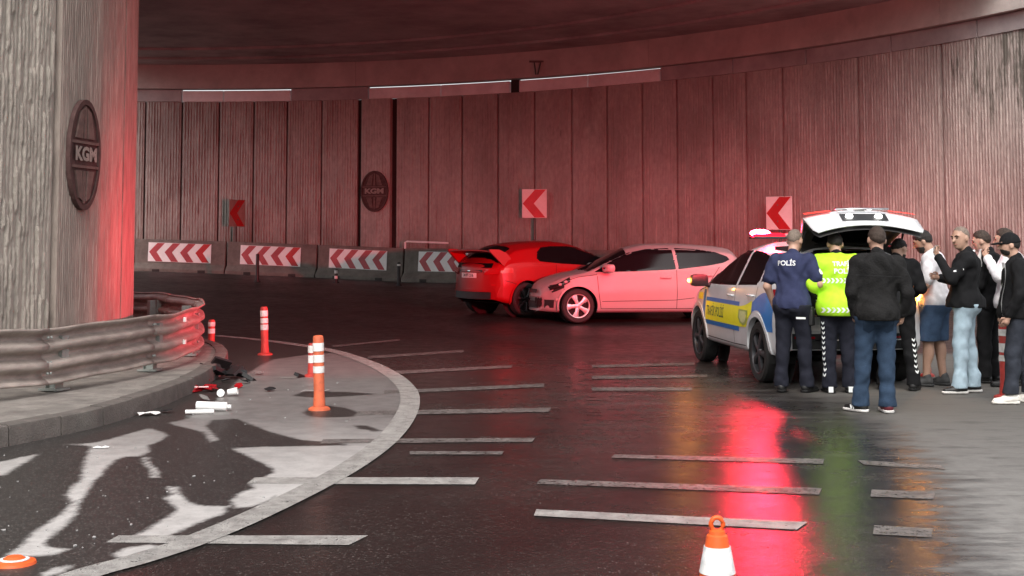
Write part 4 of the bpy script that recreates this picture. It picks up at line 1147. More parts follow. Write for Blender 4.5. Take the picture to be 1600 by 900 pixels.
# ---- white hatchback ------------------------------------------------------------------------------
WH = dict(x0=-2.12, x1=2.12, bow=(0.34, 0.20), n=200,
    top=[(-2.12, .60), (-2.115, .80), (-2.08, .95), (-2.0, 1.10), (-1.86, 1.28), (-1.72, 1.39), (-1.3, 1.445), (-.6, 1.48), (-.1, 1.475), (.28, 1.40), (.7, 1.20), (1.05, 1.015), (1.2, .965), (1.55, .90), (1.85, .81), (2.0, .73), (2.09, .62), (2.12, .52)],
    belt=[(-2.12, .58), (-2.0, .98), (-1.5, 1.05), (-.5, .985), (.8, .905), (1.3, .86), (1.8, .73), (2.05, .58), (2.12, .49)],
    width=[(-2.12, .66), (-2.0, .78), (-1.6, .865), (-1, .885), (1.2, .885), (1.7, .85), (1.95, .76), (2.12, .60)],
    sill=[(-2.12, .36), (-1.9, .25), (-1.3, .19), (1.3, .19), (1.9, .20), (2.12, .22)],
    wheels=(1.29, -1.31), arch=.365, rw=.318, rim=.222, track=.865, dent=True, rim_mat=M['alloy'], spokes=5, spoke_w=(.034, .062), steer=0.12,
    regions={'side_window': ('side', [(.98, .945), (.62, 1.16), (.30, 1.305), (-.05, 1.375), (-.5, 1.395), (-.54, 1.395), (-.58, .995), (.2, .958)]),
             'side_window_2': ('side', [(-.60, 1.395), (-1.0, 1.375), (-1.38, 1.318), (-1.60, 1.235), (-1.645, 1.175), (-1.50, 1.115), (-1.2, 1.062), (-.64, .998)]),
             'windscreen': ('top', [(1.10, -.72), (.34, -.55), (.30, 0), (.34, .55), (1.10, .72), (1.17, 0)]),
             'rear_window': ('top', [(-1.80, -.52), (-1.80, .52), (-2.02, .6), (-2.02, -.6)])},
    seams=[[(.93, .93), (.90, .55), (.86, .26)], [(-.59, .985), (-.59, .5), (-.58, .26)], [(.86, .265), (0, .262), (-.58, .26), (-.9, .26)], [(-.95, .36), (-1.02, .55), (-1.2, .72), (-1.42, 1.04)], [(.93, .9), (1.3, .855), (1.75, .74)],
           [(.84, .40), (-.55, .42), (-.92, .46)], [(1.75, .73), (1.66, .62), (1.64, .5)]],
    handles=[(-.38, .84), (-1.18, .88)], mirror=(.78, 1.0))
wl = ground(903, 506.5)
hd = math.atan2(-0.10, -1.0)                                 # nose to the left, turned slightly towards the camera
cx = wl.x - (math.cos(hd) * WH['wheels'][0] - math.sin(hd) * 0.80)
cy = wl.y - (math.sin(hd) * WH['wheels'][0] + math.cos(hd) * 0.80)
white, wsh, _ = build_car('parked_car', 'white hatchback with a broken front stopped side-on beside the red car', 'car', WH, (cx, cy, zg(cx, cy)), hd, M['paint_white'])
for sg in (1, -1):
    rows = []
    for k in range(13):
        t = k / 12; x = 1.50 + 0.50 * t
        zt_ = 0.855 - 0.185 * t; zb_ = 0.765 - 0.16 * t - 0.01 * math.sin(t * 3.1)
        rows.append([wsh.side(x, zb_ + (zt_ - zb_) * j / 4, sg, 0.010 * math.sin(j / 4 * 3.14) + 0.024) for j in range(5)])
    hl_ = obj('headlight', MB().grid(rows), M['lamp_dark'], white, smooth=True)
    for tq in (.25, .55): obj('reflector', MB().ball(wsh.side(1.50 + .5 * tq, .81 - .17 * tq, sg, .034), (.045, .012, .028), 10, 6), M['lamp_clear'], hl_, smooth=True)
    mb = MB()
    rows = [[wsh.side(1.66 + .30 * k / 8, .66 - .10 * k / 8 + (.05 + .02 * k / 8) * j, sg, 0.003) for j in range(3)] for k in range(9)]
    obj('bonnet_gap', mb.grid(rows), M['under'], white)
    rows = [[wsh.side(1.93 + 0.15 * k / 5, .28 + .15 * j / 3, sg, 0.003) for j in range(4)] for k in range(6)]
    obj('bumper_corner', MB().grid(rows), M['black_plastic'], white)
    fl = wsh.side(1.86, .43, sg, 0.004)
    obj('fog_lamp', MB().ball(fl, (.045, .012, .04), 12, 8), M['paint_white'], white, smooth=True)
    tl = [[wsh.side(-1.72 - .26 * k / 8, .86 + .13 * j / 4 + .03 * k / 8, sg, 0.004) for j in range(5)] for k in range(9)]
    obj('tail_lamp', MB().grid(tl), M['lamp_red'], white, smooth=True)
mb = MB(); rows = [[wsh.end(1, y, z, 0.006) for y in np.linspace(-.5, .5, 12)] for z in np.linspace(.27, .40, 4)]
for y0_, y1_, z0_, z1_ in ((.40, .62, .30, .46),):
    rows = [[wsh.end(1, y0_ + (y1_ - y0_) * i / 6 + .02 * math.sin(j * 3.1 + i), z0_ + (z1_ - z0_) * j / 4 + .015 * math.sin(i * 2.3), .010 - .03 * math.sin(i * .52) * math.sin(j * .78)) for i in range(7)] for j in range(5)]
    obj('torn_opening', MB().grid(rows), M['under'], white)
mb = MB(); rows = [[wsh.end(1, y, z, 0.006) for y in np.linspace(-.5, .5, 12)] for z in np.linspace(.27, .40, 4)]
obj('air_intake', mb.grid(rows), M['black_plastic'], white)
mb = MB(); rows = [[wsh.end(1, y, z, 0.006) for y in np.linspace(-.42, .42, 12)] for z in np.linspace(.55, .62, 3)]
obj('grille', mb.grid(rows), M['black_plastic'], white)

# ---- red hatchback ----------------------------------------------------------------------------------
RD = dict(x0=-2.12, x1=2.12, bow=(0.34, 0.24), n=220,
    top=[(-2.12, .52), (-2.115, .70), (-2.10, .90), (-2.05, 1.00), (-1.90, 1.12), (-1.65, 1.29), (-1.40, 1.395), (-.9, 1.465), (-.35, 1.48), (.1, 1.44), (.5, 1.32), (1.0, 1.07), (1.25, .965), (1.6, .88), (1.9, .76), (2.05, .66), (2.12, .50)],
    belt=[(-2.12, .50), (-2.05, .88), (-1.7, 1.02), (-1.2, 1.03), (-.5, .99), (.8, .91), (1.3, .85), (1.8, .70), (2.05, .56), (2.12, .47)],
    width=[(-2.12, .74), (-2.0, .83), (-1.6, .895), (-1.1, .90), (-.2, .885), (1.2, .89), (1.7, .86), (1.95, .76), (2.12, .60)],
    sill=[(-2.12, .33), (-1.9, .27), (-1.3, .20), (1.3, .19), (1.9, .20), (2.12, .22)], tumble=.42,
    wheels=(1.31, -1.31), arch=.375, rw=.325, rim=.24, track=.875, rim_mat=M['alloy_dark'], spokes=7, spoke_w=(.018, .026),
    regions={'side_window': ('side', [(1.02, .965), (.6, 1.20), (.3, 1.32), (0, 1.36), (-.5, 1.365), (-.78, 1.34), (-.93, 1.25), (-1.0, 1.12), (-.95, 1.065), (-.4, 1.015), (.3, .975)]),
             'windscreen': ('top', [(1.15, -.70), (.45, -.52), (.40, 0), (.45, .52), (1.15, .70), (1.24, 0)]),
             'rear_window': ('top', [(-1.46, -.50), (-1.44, 0), (-1.46, .50), (-1.86, .64), (-1.88, 0), (-1.86, -.64)]),
             },
    seams=[[(.95, .94), (.95, .6), (.88, .28)], [(-.55, 1.0), (-.60, .6), (-.66, .28)], [(.88, .28), (-.66, .28)], [(-1.60, .62), (-1.75, .66), (-1.98, .70)]],
    handles=[(-.40, .86)], mirror=(.80, 1.03))
rl = ground(821, 497)
rh = R(36)
cx = rl.x - (math.cos(rh) * RD['wheels'][1] + math.sin(rh) * 0.82)
cy = rl.y - (math.sin(rh) * RD['wheels'][1] - math.cos(rh) * 0.82)
red, rsh, _ = build_car('parked_car', 'red sporty hatchback with a large rear spoiler seen from its tail', 'car', RD, (cx, cy, zg(cx, cy)), rh, M['paint_red'])
def tail_patch(nm, y0, y1, z0, z1, off, mt, ny=10, nz=4, slant=0.0):
    rows = [[rsh.end(0, y0 + (y1 - y0) * i / ny, z0 + (z1 - z0) * j / nz + slant * i / ny, off) for i in range(ny + 1)] for j in range(nz + 1)]
    return obj(nm, MB().grid(rows), mt, red, smooth=True)
tail_patch('lower_window', -.60, .60, .945, 1.035, 0.005, M['glass'])
tail_patch('tail_garnish', -.40, .40, .855, .90, 0.010, M['black_plastic'])
np_ = tail_patch('number_plate', -.26, .26, .745, .84, 0.016, M['plate'])
vs, fs = text_geo('34 PT 216', .085, .002)
mb = MB(); mb.add([rsh.end(0, -v[0] * 0.98, .792 + v[1], 0.021) for v in vs], fs); obj('lettering', mb, M['ink'], np_, fix=False)
eb = tail_patch('emblem', -.045, .045, .862, .892, 0.016, M['chrome'], 4, 2)
for sg in (1, -1):
    rows = [[rsh.end(0, sg * (.46 + .33 * i / 8), .80 + .03 * i / 8 + (.11 + .02 * i / 8) * j / 4, 0.008 + 0.012 * math.sin(j / 4 * 3.1)) for i in range(9)] for j in range(5)]
    obj('tail_lamp', MB().grid(rows), M['lamp_red'], red, smooth=True)
    rows = [[rsh.side(-1.70 - .38 * i / 8, .845 + .10 * j / 4, sg, 0.006) for i in range(9)] for j in range(5)]
    obj('tail_lamp', MB().grid(rows), M['lamp_red'], red, smooth=True)
    tail_patch('reflector', sg * .52, sg * .72, .60, .625, 0.008, M['lamp_red'], 6, 2)
tail_patch('diffuser', -.62, .62, .335, .47, 0.014, M['black_plastic'], 14, 4)
tail_patch('bumper_lip', -.66, .66, .475, .495, 0.03, M['paint_red'], 14, 2)
# the big spoiler: blade on two slanting end plates
mb = MB()
rows = []
for y in np.linspace(-.74, .74, 21):
    dz = -0.03 * (abs(y) / .74) ** 4
    rows.append([(-1.74, y, 1.245 + dz), (-1.80, y, 1.27 + dz), (-1.98, y, 1.285 + dz), (-2.10, y, 1.30 + dz), (-2.10, y, 1.275 + dz), (-1.98, y, 1.25 + dz), (-1.80, y, 1.235 + dz)])
mb.grid(rows, None, True); mb.f += [tuple(range(7)), tuple(20 * 7 + k for k in reversed(range(7)))]; mb.m += [0, 0]
sp = obj('rear_spoiler', mb, M['paint_red'], red, smooth=40)
for sg in (1, -1):
    yo = sg * .735
    fr = lambda x, y, z: (x, yo + sg * (y - (1.25 - z) * -0.10), z)
    obj('end_plate', MB().prism([(-1.50, .985), (-1.80, .98), (-2.12, 1.27), (-2.12, 1.31), (-1.90, 1.305), (-1.72, 1.235)], -.022, .022, fr), M['paint_red'], sp)

# ---- patrol car: compact SUV with the tailgate up ---------------------------------------------------
SV = dict(x0=-2.12, x1=2.16, bow=(0.32, 0.12), n=220,
    top=[(-2.12, .70), (-2.115, .74), (-2.10, .80), (-2.06, .98), (-1.98, 1.22), (-1.86, 1.47), (-1.74, 1.57), (-1.3, 1.61), (-.5, 1.62), (.0, 1.595), (.35, 1.51), (.8, 1.275), (1.1, 1.13), (1.3, 1.07), (1.7, 1.0), (1.95, .90), (2.08, .78), (2.14, .66), (2.16, .56)],
    belt=[(-2.12, .66), (-2.05, .9), (-1.8, 1.13), (-1.2, 1.10), (-.5, 1.07), (.9, 1.02), (1.3, .96), (1.8, .82), (2.1, .62), (2.16, .53)],
    width=[(-2.12, .79), (-2.0, .85), (-1.6, .885), (-1, .885), (1.2, .885), (1.7, .86), (1.95, .80), (2.16, .62)],
    sill=[(-2.12, .42), (-1.9, .34), (-1.3, .30), (1.3, .30), (1.9, .30), (2.16, .32)],
    wheels=(1.32, -1.32), arch=.40, rw=.345, rim=.245, track=.87, rim_mat=M['alloy_dark'], spokes=5, spoke_w=(.03, .05), lip=.055, lip_mat=M['paint_police'], open_tail=False, cut_w=.60,
    regions={'trunk_opening': ('cut', [(-1.80, 1.585), (-2.3, 1.75), (-2.3, .80), (-2.0, .80), (-1.80, 1.30)]),
             'side_window': ('side', [(1.04, 1.055), (.72, 1.25), (.38, 1.43), (.05, 1.495), (-.34, 1.50), (-.36, 1.075), (.3, 1.06)]),
             'side_window_2': ('side', [(-.42, 1.50), (-.9, 1.48), (-1.18, 1.44), (-1.26, 1.15), (-1.2, 1.105), (-.44, 1.08)]),
             'side_window_3': ('side', [(-1.24, 1.43), (-1.5, 1.36), (-1.68, 1.24), (-1.55, 1.17), (-1.32, 1.14)]),
             'windscreen': ('top', [(1.14, -.72), (.40, -.56), (.36, 0), (.40, .56), (1.14, .72), (1.22, 0)])},
    seams=[[(.98, 1.03), (.97, .7), (.88, .38)], [(-.39, 1.06), (-.39, .6), (-.38, .37)], [(.88, .38), (-.38, .37), (-.86, .38)], [(-.92, .50), (-1.0, .68), (-1.2, .84), (-1.28, 1.09)], [(1.0, 1.0), (1.5, .93), (1.85, .80)]],
    handles=[(-.22, .95), (-1.06, .98)], mirror=(.86, 1.08), mirror_mat=M['black_plastic'])
pr, pf = ground(1188, 597), ground(1101, 566.5)
hv = (Vector((pf.x, pf.y)) - Vector((pr.x, pr.y))).normalized()
ph = math.atan2(hv.y, hv.x)
ox, oy = SV['wheels'][1], 0.84
cx = pr.x - (math.cos(ph) * ox - math.sin(ph) * oy)
cy = pr.y - (math.sin(ph) * ox + math.cos(ph) * oy)
print('patrol', cx, cy, math.degrees(ph), (Vector((pf.x, pf.y)) - Vector((pr.x, pr.y))).length)
patrol, psh, pout = build_car('patrol_car', 'silver and white traffic patrol car with yellow and blue stripes and its tailgate up', 'police car', SV, (cx, cy, 0), ph, M['paint_police'])
AR = dict(arches=SV['wheels'], ra=.475, rw=.345)
for sg in (1, -1):
    sw = lambda x: 0.10 * max(0, (-0.55 - x) / 0.6) ** 2
    bl = decal('blue_stripe', psh, sg, (.90, -.62), lambda x: (.835 + sw(x), .885 + sw(x)), M['livery_blue'], patrol, **AR)
    bl = decal('blue_stripe', psh, sg, (.90, -.62), lambda x: (.535, .59), M['livery_blue'], patrol, **AR)
    yl = decal('yellow_band', psh, sg, (.90, -1.12), lambda x: (.592 + sw(x) * 0.3, .833 + sw(x)), M['livery_yellow'], patrol, nx=60, **AR)
    decal('blue_sweep', psh, sg, (-1.13, -1.92), lambda x: (.60, .90 + 0.13 * math.sin(max(0, (-1.13 - x) / .8) * 2.6)), M['livery_blue'], patrol, nx=60, **AR)
    decal('blue_sweep', psh, sg, (.94, 1.05), lambda x: (.60, .98), M['livery_blue'], patrol, nx=16, **AR)
    decal('yellow_mark', psh, sg, (1.10, 1.36), lambda x: (.84, .93), M['livery_yellow'], patrol, nx=16, **AR)
    side_text('lettering', 'TRAF\u0130K POL\u0130S\u0130', psh, sg, .44, .710, .17, .80, M['ink_green'], yl, bold=.002)
    # shield-shaped crest on the rear door
    pts = [(-.62, .80), (-.98, .80), (-.99, .70), (-.92, .64), (-.80, .612), (-.68, .64), (-.61, .70)]
    mb = MB(); mb.add([psh.side(x, z, sg, .007) for x, z in pts], [tuple(range(len(pts)))])
    cr_ = obj('crest', mb, mat('crest_green', (.35, .42, .10), .4), yl, fix=False)
    mb = MB(); mb.add([psh.side(x * .7 - .24, .62 + (z - .612) * .75 + .02, sg, .009) for x, z in pts], [tuple(range(len(pts)))])
    obj('crest', mb, mat('crest_pale', (.62, .64, .30), .4), yl, fix=False)
for side_o in pout.get('door_mirror', []): pass
# mirror indicator, lit amber, on the left mirror
b0 = psh.side(.86, 1.03, 1, -.01) + Vector((-.03, .17, .07))
ind = obj('mirror_indicator', MB().ball(b0 + Vector((.035, .118, -.005)), (.03, .018, .024), 12, 8), M['amber_core'], patrol, smooth=True)
# load bay
mb = MB(); T = dict(x0=-2.02, x1=-1.15, w=.58)
mb.add([(-2.05, -.58, .80), (-2.05, .58, .80), (-1.15, .58, .80), (-1.15, -.58, .80)], [(0, 1, 2, 3)])
mb.add([(-1.15, -.60, .80), (-1.15, .60, .80), (-1.05, .56, 1.50), (-1.05, -.56, 1.50)], [(0, 1, 2, 3)])
for sg in (1, -1): mb.add([(-2.03, sg * .60, .79), (-1.82, sg * .575, 1.565), (-1.05, sg * .56, 1.55), (-1.15, sg * .60, .79)], [(0, 1, 2, 3)])
mb.add([(-1.80, -.56, 1.555), (-1.80, .56, 1.555), (-1.05, .56, 1.545), (-1.05, -.56, 1.545)], [(0, 1, 2, 3)])
obj('load_bay', mb, M['black_plastic'], patrol)
seal = [(-2.045, .60, .80), (-1.99, .60, 1.15), (-1.90, .60, 1.38), (-1.80, .585, 1.58)]
obj('door_seal', MB().tube(seal + [(x, -y, z) for x, y, z in reversed(seal)], .014, 8), M['under'], patrol)
bevel(obj('load_sill', MB().box((-2.07, 0, .80), (.10, 1.16, .03)), M['black_plastic'], patrol), .008)
# rear bumper dressing, plate lower trim
def ptail(nm, y0, y1, z0, z1, off, mt, ny=12, nz=3):
    rows = [[psh.end(0, y0 + (y1 - y0) * i / ny, z0 + (z1 - z0) * j / nz, off) for i in range(ny + 1)] for j in range(nz + 1)]
    return obj(nm, MB().grid(rows), mt, patrol, smooth=True)
ptail('bumper_trim', -.70, .70, .43, .60, .012, M['black_plastic'])
ptail('bumper_strip', -.62, .62, .525, .54, .024, M['chrome'])
ptail('bumper_panel', .20, .50, .635, .70, .014, M['plate'])
ptail('rear_reflector', -.68, -.46, .545, .57, .022, M['lamp_red']); ptail('rear_reflector', .46, .68, .545, .57, .022, M['lamp_red'])
for sg in (1, -1):
    rows = [[psh.side(-1.86 - .20 * i / 6, .96 + .12 * j / 4, sg, .006) for i in range(7)] for j in range(5)]
    obj('tail_lamp', MB().grid(rows), M['lamp_red'], patrol, smooth=True)
# tailgate (built closed about its hinge line, then swung up)
HZ, HX, SW = 1.605, -1.79, R(90)
ca, sa = math.cos(SW), math.sin(SW)
def gate(r, y, z):                              # r rearwards, z up, from the hinge
    return Vector((HX - (r * ca - z * sa), y, HZ + (r * sa + z * ca)))
prof_g = [(0.0, 0.02, .50), (.12, -.10, .54), (.24, -.30, .585), (.31, -.42, .62), (.345, -.46, .63), (.325, -.54, .64), (.215, -.70, .62), (.185, -.77, .58)]
rows = []
for r_, z_, w_ in prof_g: rows.append([gate(r_ - .085 * (y * y), y * w_, z_ - .05 * y ** 4 * (1 if z_ < -.6 else 0)) for y in np.linspace(-1, 1, 21)])
g_root = obj('tailgate', MB().grid(rows), M['paint_police'], patrol, smooth=45)
sm = g_root.modifiers.new('thickness', 'SOLIDIFY'); sm.thickness = .012; sm.offset = 0
rows = []
for r_, z_, w_ in prof_g: rows.append([gate(r_ - .05 - .085 * y * y, y * (w_ - .02), z_ + .02 - .05 * y ** 4 * (1 if z_ < -.6 else 0)) for y in np.linspace(-1, 1, 21)])
obj('inner_trim', MB().grid(rows), M['trim_grey'], g_root, smooth=45)
rows = [[gate(.045 + .165 * t, y * (.50 + .07 * t), -.03 - .25 * t) + Vector((0, 0, .008)) for y in np.linspace(-1, 1, 9)] for t in np.linspace(0, 1, 6)]
obj('rear_window', MB().grid(rows), M['glass'], g_root, smooth=True)
rows = [[gate(.045 + .165 * t - .065, y * (.46 + .07 * t), -.03 - .25 * t + .01) for y in np.linspace(-1, 1, 9)] for t in np.linspace(0, 1, 6)]
obj('rear_window', MB().grid(rows), M['glass'], g_root, smooth=True)
for sg in (1, -1):
    rows = [[gate(.362 - .21 * (.33 + .28 * i / 8) ** 2 * .62 - .014 * j / 3, sg * (.33 + .30 * i / 8), -.462 - .075 * j / 3) for i in range(9)] for j in range(4)]
    obj('tail_lamp', MB().grid(rows), M['lamp_lit'], g_root, smooth=True)
    obj('plate_lamp', MB().ball(gate(.280, sg * .165, -.625), (.03, .042, .03), 12, 8), M['white_lamp'], g_root, smooth=True)
mb = MB(); mb.add([gate(.309, -.26, -.575), gate(.309, .26, -.575), gate(.234, .26, -.685), gate(.234, -.26, -.685)], [(0, 1, 2, 3)])
obj('plate_recess', mb, M['black_plastic'], g_root)
mb = MB(); mb.tube([gate(.36, -.30, -.57), gate(.36, .30, -.57)], .014, 8); obj('chrome_bar', mb, M['chrome'], g_root, smooth=True)
mb = MB(); mb.box(gate(.34, 0, -.50), (.02, .12, .03)); obj('badge', mb, M['chrome'], g_root)
for sg in (1, -1): obj('gas_strut', MB().tube([(-1.86, sg * .60, 1.34), gate(.12, sg * .56, -.36)], .012, 8), M['under'], patrol, smooth=True)
# right rear amber lamp on the body, seen past the men
al = obj('side_indicator', MB().ball(psh.side(-1.98, .98, -1, .01), (.05, .02, .035), 12, 8), M['amber_core'], patrol, smooth=True)
# light bar
lb = obj('light_bar', MB().box((-.10, 0, 1.655), (.24, 1.10, .03)), M['black_plastic'], patrol)
for y in (-.45, .45): pass
bevel(lb, .01)
def lens(y0, y1, nm, mt, lit=None):
    mb = MB(); rows = []
    for y, s in ((y0, .7), (y0 + .03, 1), (y1 - .03, 1), (y1, .7)):
        rows.append([(-.10 + .105 * s * math.cos(a), y, 1.668 + .045 * s * max(0, math.sin(a))) for a in np.linspace(0, math.pi, 13)])
    mb.grid(rows); n = 13
    mb.f += [tuple(range(n)), tuple(3 * n + k for k in reversed(range(n)))]; mb.m += [0, 0]
    return obj(nm, mb, mt, lb, smooth=40)
lens(-.54, -.14, 'beacon_lens', M['beacon_lens']); lens(-.13, .13, 'beacon_lens', M['lamp_clear']); lens(.14, .54, 'beacon_lens', M['beacon_lens'])
# the lit lamp: an LED module standing in the bar's left half, with a beam that is narrow up and down
core = obj('beacon_lamp', MB().ball((-.10, .44, 1.712), (.07, .13, .045), 16, 10), M['beacon_core'], lb, smooth=True)
BEACON = 3000
REAR = 0.035
BACK_A, BACK_B = math.cos(R(98.0)), math.cos(R(84.0))
ld = bpy.data.lights.new('beacon_beam', 'POINT'); ld.energy = BEACON; ld.color = (1.0, 0.022, 0.05); ld.shadow_soft_size = 0.06
ld.use_nodes = True
lo = bpy.data.objects.new('beacon_beam', ld); COL.objects.link(lo); lo.parent = lb; lo.location = (-.10, .44, 1.86)
n = ld.node_tree.nodes; l = ld.node_tree.links
emn = n['Emission']; geo = n.new('ShaderNodeNewGeometry')
sep = n.new('ShaderNodeSeparateXYZ'); l.new(geo.outputs['Incoming'], sep.inputs[0])
def mth(op, a, b=0.0):
    x = n.new('ShaderNodeMath'); x.operation = op
    for i, q in enumerate((a, b)):
        if isinstance(q, (int, float)): x.inputs[i].default_value = q
        else: l.new(q, x.inputs[i])
    return x.outputs[0]
def mrange(v, a, b, c_, d_):
    x = n.new('ShaderNodeMapRange'); x.interpolation_type = 'SMOOTHSTEP'
    for i, q in enumerate((a, b, c_, d_)): x.inputs[i + 1].default_value = q
    l.new(v, x.inputs[0]); return x.outputs[0]
# beam shaped forwards and left, partly standing in for a hidden second red source
az = math.radians(97.0)                       # heading of the shaped beam
fx, fy = math.cos(az), math.sin(az)
hl = mth('SQRT', mth('ADD', mth('MULTIPLY', sep.outputs[0], sep.outputs[0]), mth('MULTIPLY', sep.outputs[1], sep.outputs[1])))
cosa = mth('DIVIDE', mth('ADD', mth('MULTIPLY', sep.outputs[0], fx), mth('MULTIPLY', sep.outputs[1], fy)), mth('MAXIMUM', hl, 0.001))
front = mth('MULTIPLY', mrange(cosa, BACK_A, BACK_B, 0.018, 1.0), mrange(mth('DIVIDE', sep.outputs[0], mth('MAXIMUM', hl, 0.001)), 0.75, 0.1, 0.30, 1.0))
up_ = mth('ADD', sep.outputs[2], 0.06)
beam = mth('EXPONENT', mth('MULTIPLY', mth('MULTIPLY', up_, up_), -28.0))
low = mrange(sep.outputs[2], -0.66, -0.42, 0.002, 1.0)             # steep downward rays cut out so roof, lens and mirror stay unbleached
stg = mth('MULTIPLY', low, mth('MULTIPLY', front, mth('ADD', mth('MULTIPLY', beam, 0.87), 0.13)))
# added rear lobe, no separate lamp: strengthens the red streak on the road
gx_, gy_ = math.cos(math.radians(259.0)), math.sin(math.radians(259.0))
cosb = mth('DIVIDE', mth('ADD', mth('MULTIPLY', sep.outputs[0], gx_), mth('MULTIPLY', sep.outputs[1], gy_)), mth('MAXIMUM', hl, 0.001))
rear = mth('MULTIPLY', mrange(cosb, math.cos(math.radians(16)), math.cos(math.radians(4)), 0.0, 1.0), mrange(sep.outputs[2], -0.04, -0.17, 0.0, REAR))
stg = mth('MULTIPLY', stg, mrange(cosa, math.cos(math.radians(50)), math.cos(math.radians(15)), 1.0, 1.55))     # strongest straight ahead
stg = mth('ADD', stg, mth('MULTIPLY', low, rear))
l.new(stg, emn.inputs['Strength'])
# the two lit amber lamps' own light
for nm, par, c_, e_ in (('indicator_glow', patrol, b0 + Vector((.06, .16, 0)), 3.0), ('indicator_glow', patrol, psh.side(-2.02, 1.0, -1, .08), 22.0)):
    ad = bpy.data.lights.new(nm, 'POINT'); ad.energy = e_; ad.color = (1.0, .36, .05); ad.shadow_soft_size = .03
    ao = bpy.data.objects.new(nm, ad); COL.objects.link(ao); ao.parent = par; ao.location = c_
# ------------------------------------------------------------------ people
M['skin'] = mat('skin', (0.50, 0.30, 0.22), 0.55, var=0.10, scale=14)
M['skin_tan'] = mat('tanned_skin', (0.42, 0.25, 0.18), 0.55, var=0.10, scale=14)
def cloth(name, col, rough=0.9, var=0.18, scale=9, bump=0.25, bscale=140, **k): return mat(name, col, rough, var=var, scale=scale, bump=bump, bscale=bscale, spec=0.2, **k)
M['navy'] = cloth('navy_polo_cloth', (0.032, 0.038, 0.085))
M['dark_trouser'] = cloth('dark_uniform_cloth', (0.016, 0.017, 0.026))
M['black_cloth'] = cloth('black_cloth', (0.010, 0.010, 0.011))
M['soft_black'] = cloth('soft_black_cloth', (0.014, 0.0135, 0.0135), bump=0.5, bscale=60)
M['hivis'] = mat('high_visibility_cloth', (0.44, 0.82, 0.02), 0.75, var=0.08, scale=8, bump=0.2, bscale=120)
M['white_tee'] = cloth('white_cotton', (0.74, 0.72, 0.74))
M['denim'] = cloth('blue_denim', (0.030, 0.052, 0.090), var=0.35, scale=6)
M['denim_short'] = cloth('mid_blue_denim', (0.05, 0.085, 0.15), var=0.3, scale=7)
M['denim_light'] = cloth('pale_blue_denim', (0.36, 0.47, 0.54), var=0.2, scale=5)
M['denim_dark'] = cloth('dark_denim_patch', (0.020, 0.036, 0.064), var=0.3)
M['dark_jean'] = cloth('charcoal_denim', (0.03, 0.034, 0.045), var=0.3)
M['hair_dark'] = mat('dark_hair', (0.014, 0.010, 0.008), 0.7, var=0.4, scale=60, bump=0.5, bscale=160)
M['hair_brown'] = mat('brown_hair', (0.04, 0.024, 0.016), 0.7, var=0.4, scale=60, bump=0.5, bscale=160)
M['hair_grey'] = mat('short_grey_hair', (0.19, 0.145, 0.115), 0.75, var=0.35, scale=50, bump=0.4, bscale=160)
M['stubble'] = mat('stubble', (0.20, 0.125, 0.09), 0.8, var=0.3, scale=60)
M['shoe_black'] = mat('black_shoe', (0.012, 0.012, 0.012), 0.5)
M['shoe_grey'] = mat('grey_shoe', (0.05, 0.05, 0.05), 0.7)
M['shoe_white'] = mat('white_shoe', (0.75, 0.72, 0.66), 0.5)
M['shoe_red'] = mat('burgundy_shoe', (0.11, 0.012, 0.02), 0.4)
M['sole_white'] = mat('white_rubber_sole', (0.70, 0.68, 0.65), 0.6)
M['reflex'] = mat('reflective_tape', (0.86, 0.88, 0.86), 0.35, var=0.06)
M['print_white'] = mat('white_print', (0.86, 0.86, 0.86), 0.5, var=0.04)
M['eye'] = mat('eye_dark', (0.02, 0.015, 0.012), 0.2)
M['lip'] = mat('lip', (0.33, 0.14, 0.11), 0.5)

def nets(F, org, h):
    """surface nets: closed mesh of the zero level of F (negative inside)"""
    s = F < 0; nx, ny, nz = F.shape
    corners = [(i, j, k) for i in (0, 1) for j in (0, 1) for k in (0, 1)]
    cnt = sum(s[i:nx - 1 + i, j:ny - 1 + j, k:nz - 1 + k].astype(np.int8) for i, j, k in corners)
    act = (cnt > 0) & (cnt < 8)
    idx = -np.ones(act.shape, np.int64); cells = np.argwhere(act); idx[act] = np.arange(len(cells))
    acc = np.zeros((len(cells), 3)); num = np.zeros(len(cells))
    ci, cj, ck = cells.T
    for a in corners:
        for ax in range(3):
            if a[ax]: continue
            b = list(a); b[ax] = 1
            fa = F[ci + a[0], cj + a[1], ck + a[2]]; fb = F[ci + b[0], cj + b[1], ck + b[2]]
            cr = (fa < 0) != (fb < 0); t = np.where(cr, fa / np.where(fa == fb, 1, fa - fb), 0)
            p = np.array(a, float)[None].repeat(len(cells), 0); p[:, ax] += t
            acc += p * cr[:, None]; num += cr
    V = (cells + acc / num[:, None]) * h + org
    Q = []
    for ax in range(3):
        u, v = [(1, 2), (2, 0), (0, 1)][ax]
        sl0 = [slice(1, -1)] * 3; sl0[ax] = slice(0, -1); sl1 = list(sl0); sl1[ax] = slice(1, None)
        s0, s1 = s[tuple(sl0)], s[tuple(sl1)]
        e = np.argwhere(s0 != s1); 
        if not len(e): continue
        inside0 = s0[tuple(e.T)]
        off = np.ones(3, int); off[ax] = 0; e = e + off
        def g(du, dv):
            q = e.copy(); q[:, u] -= du; q[:, v] -= dv; return idx[tuple(q.T)]
        q = np.stack([g(1, 1), g(0, 1), g(0, 0), g(1, 0)], 1)
        q[~inside0] = q[~inside0][:, ::-1]; Q.append(q)
    return V, np.vstack(Q)

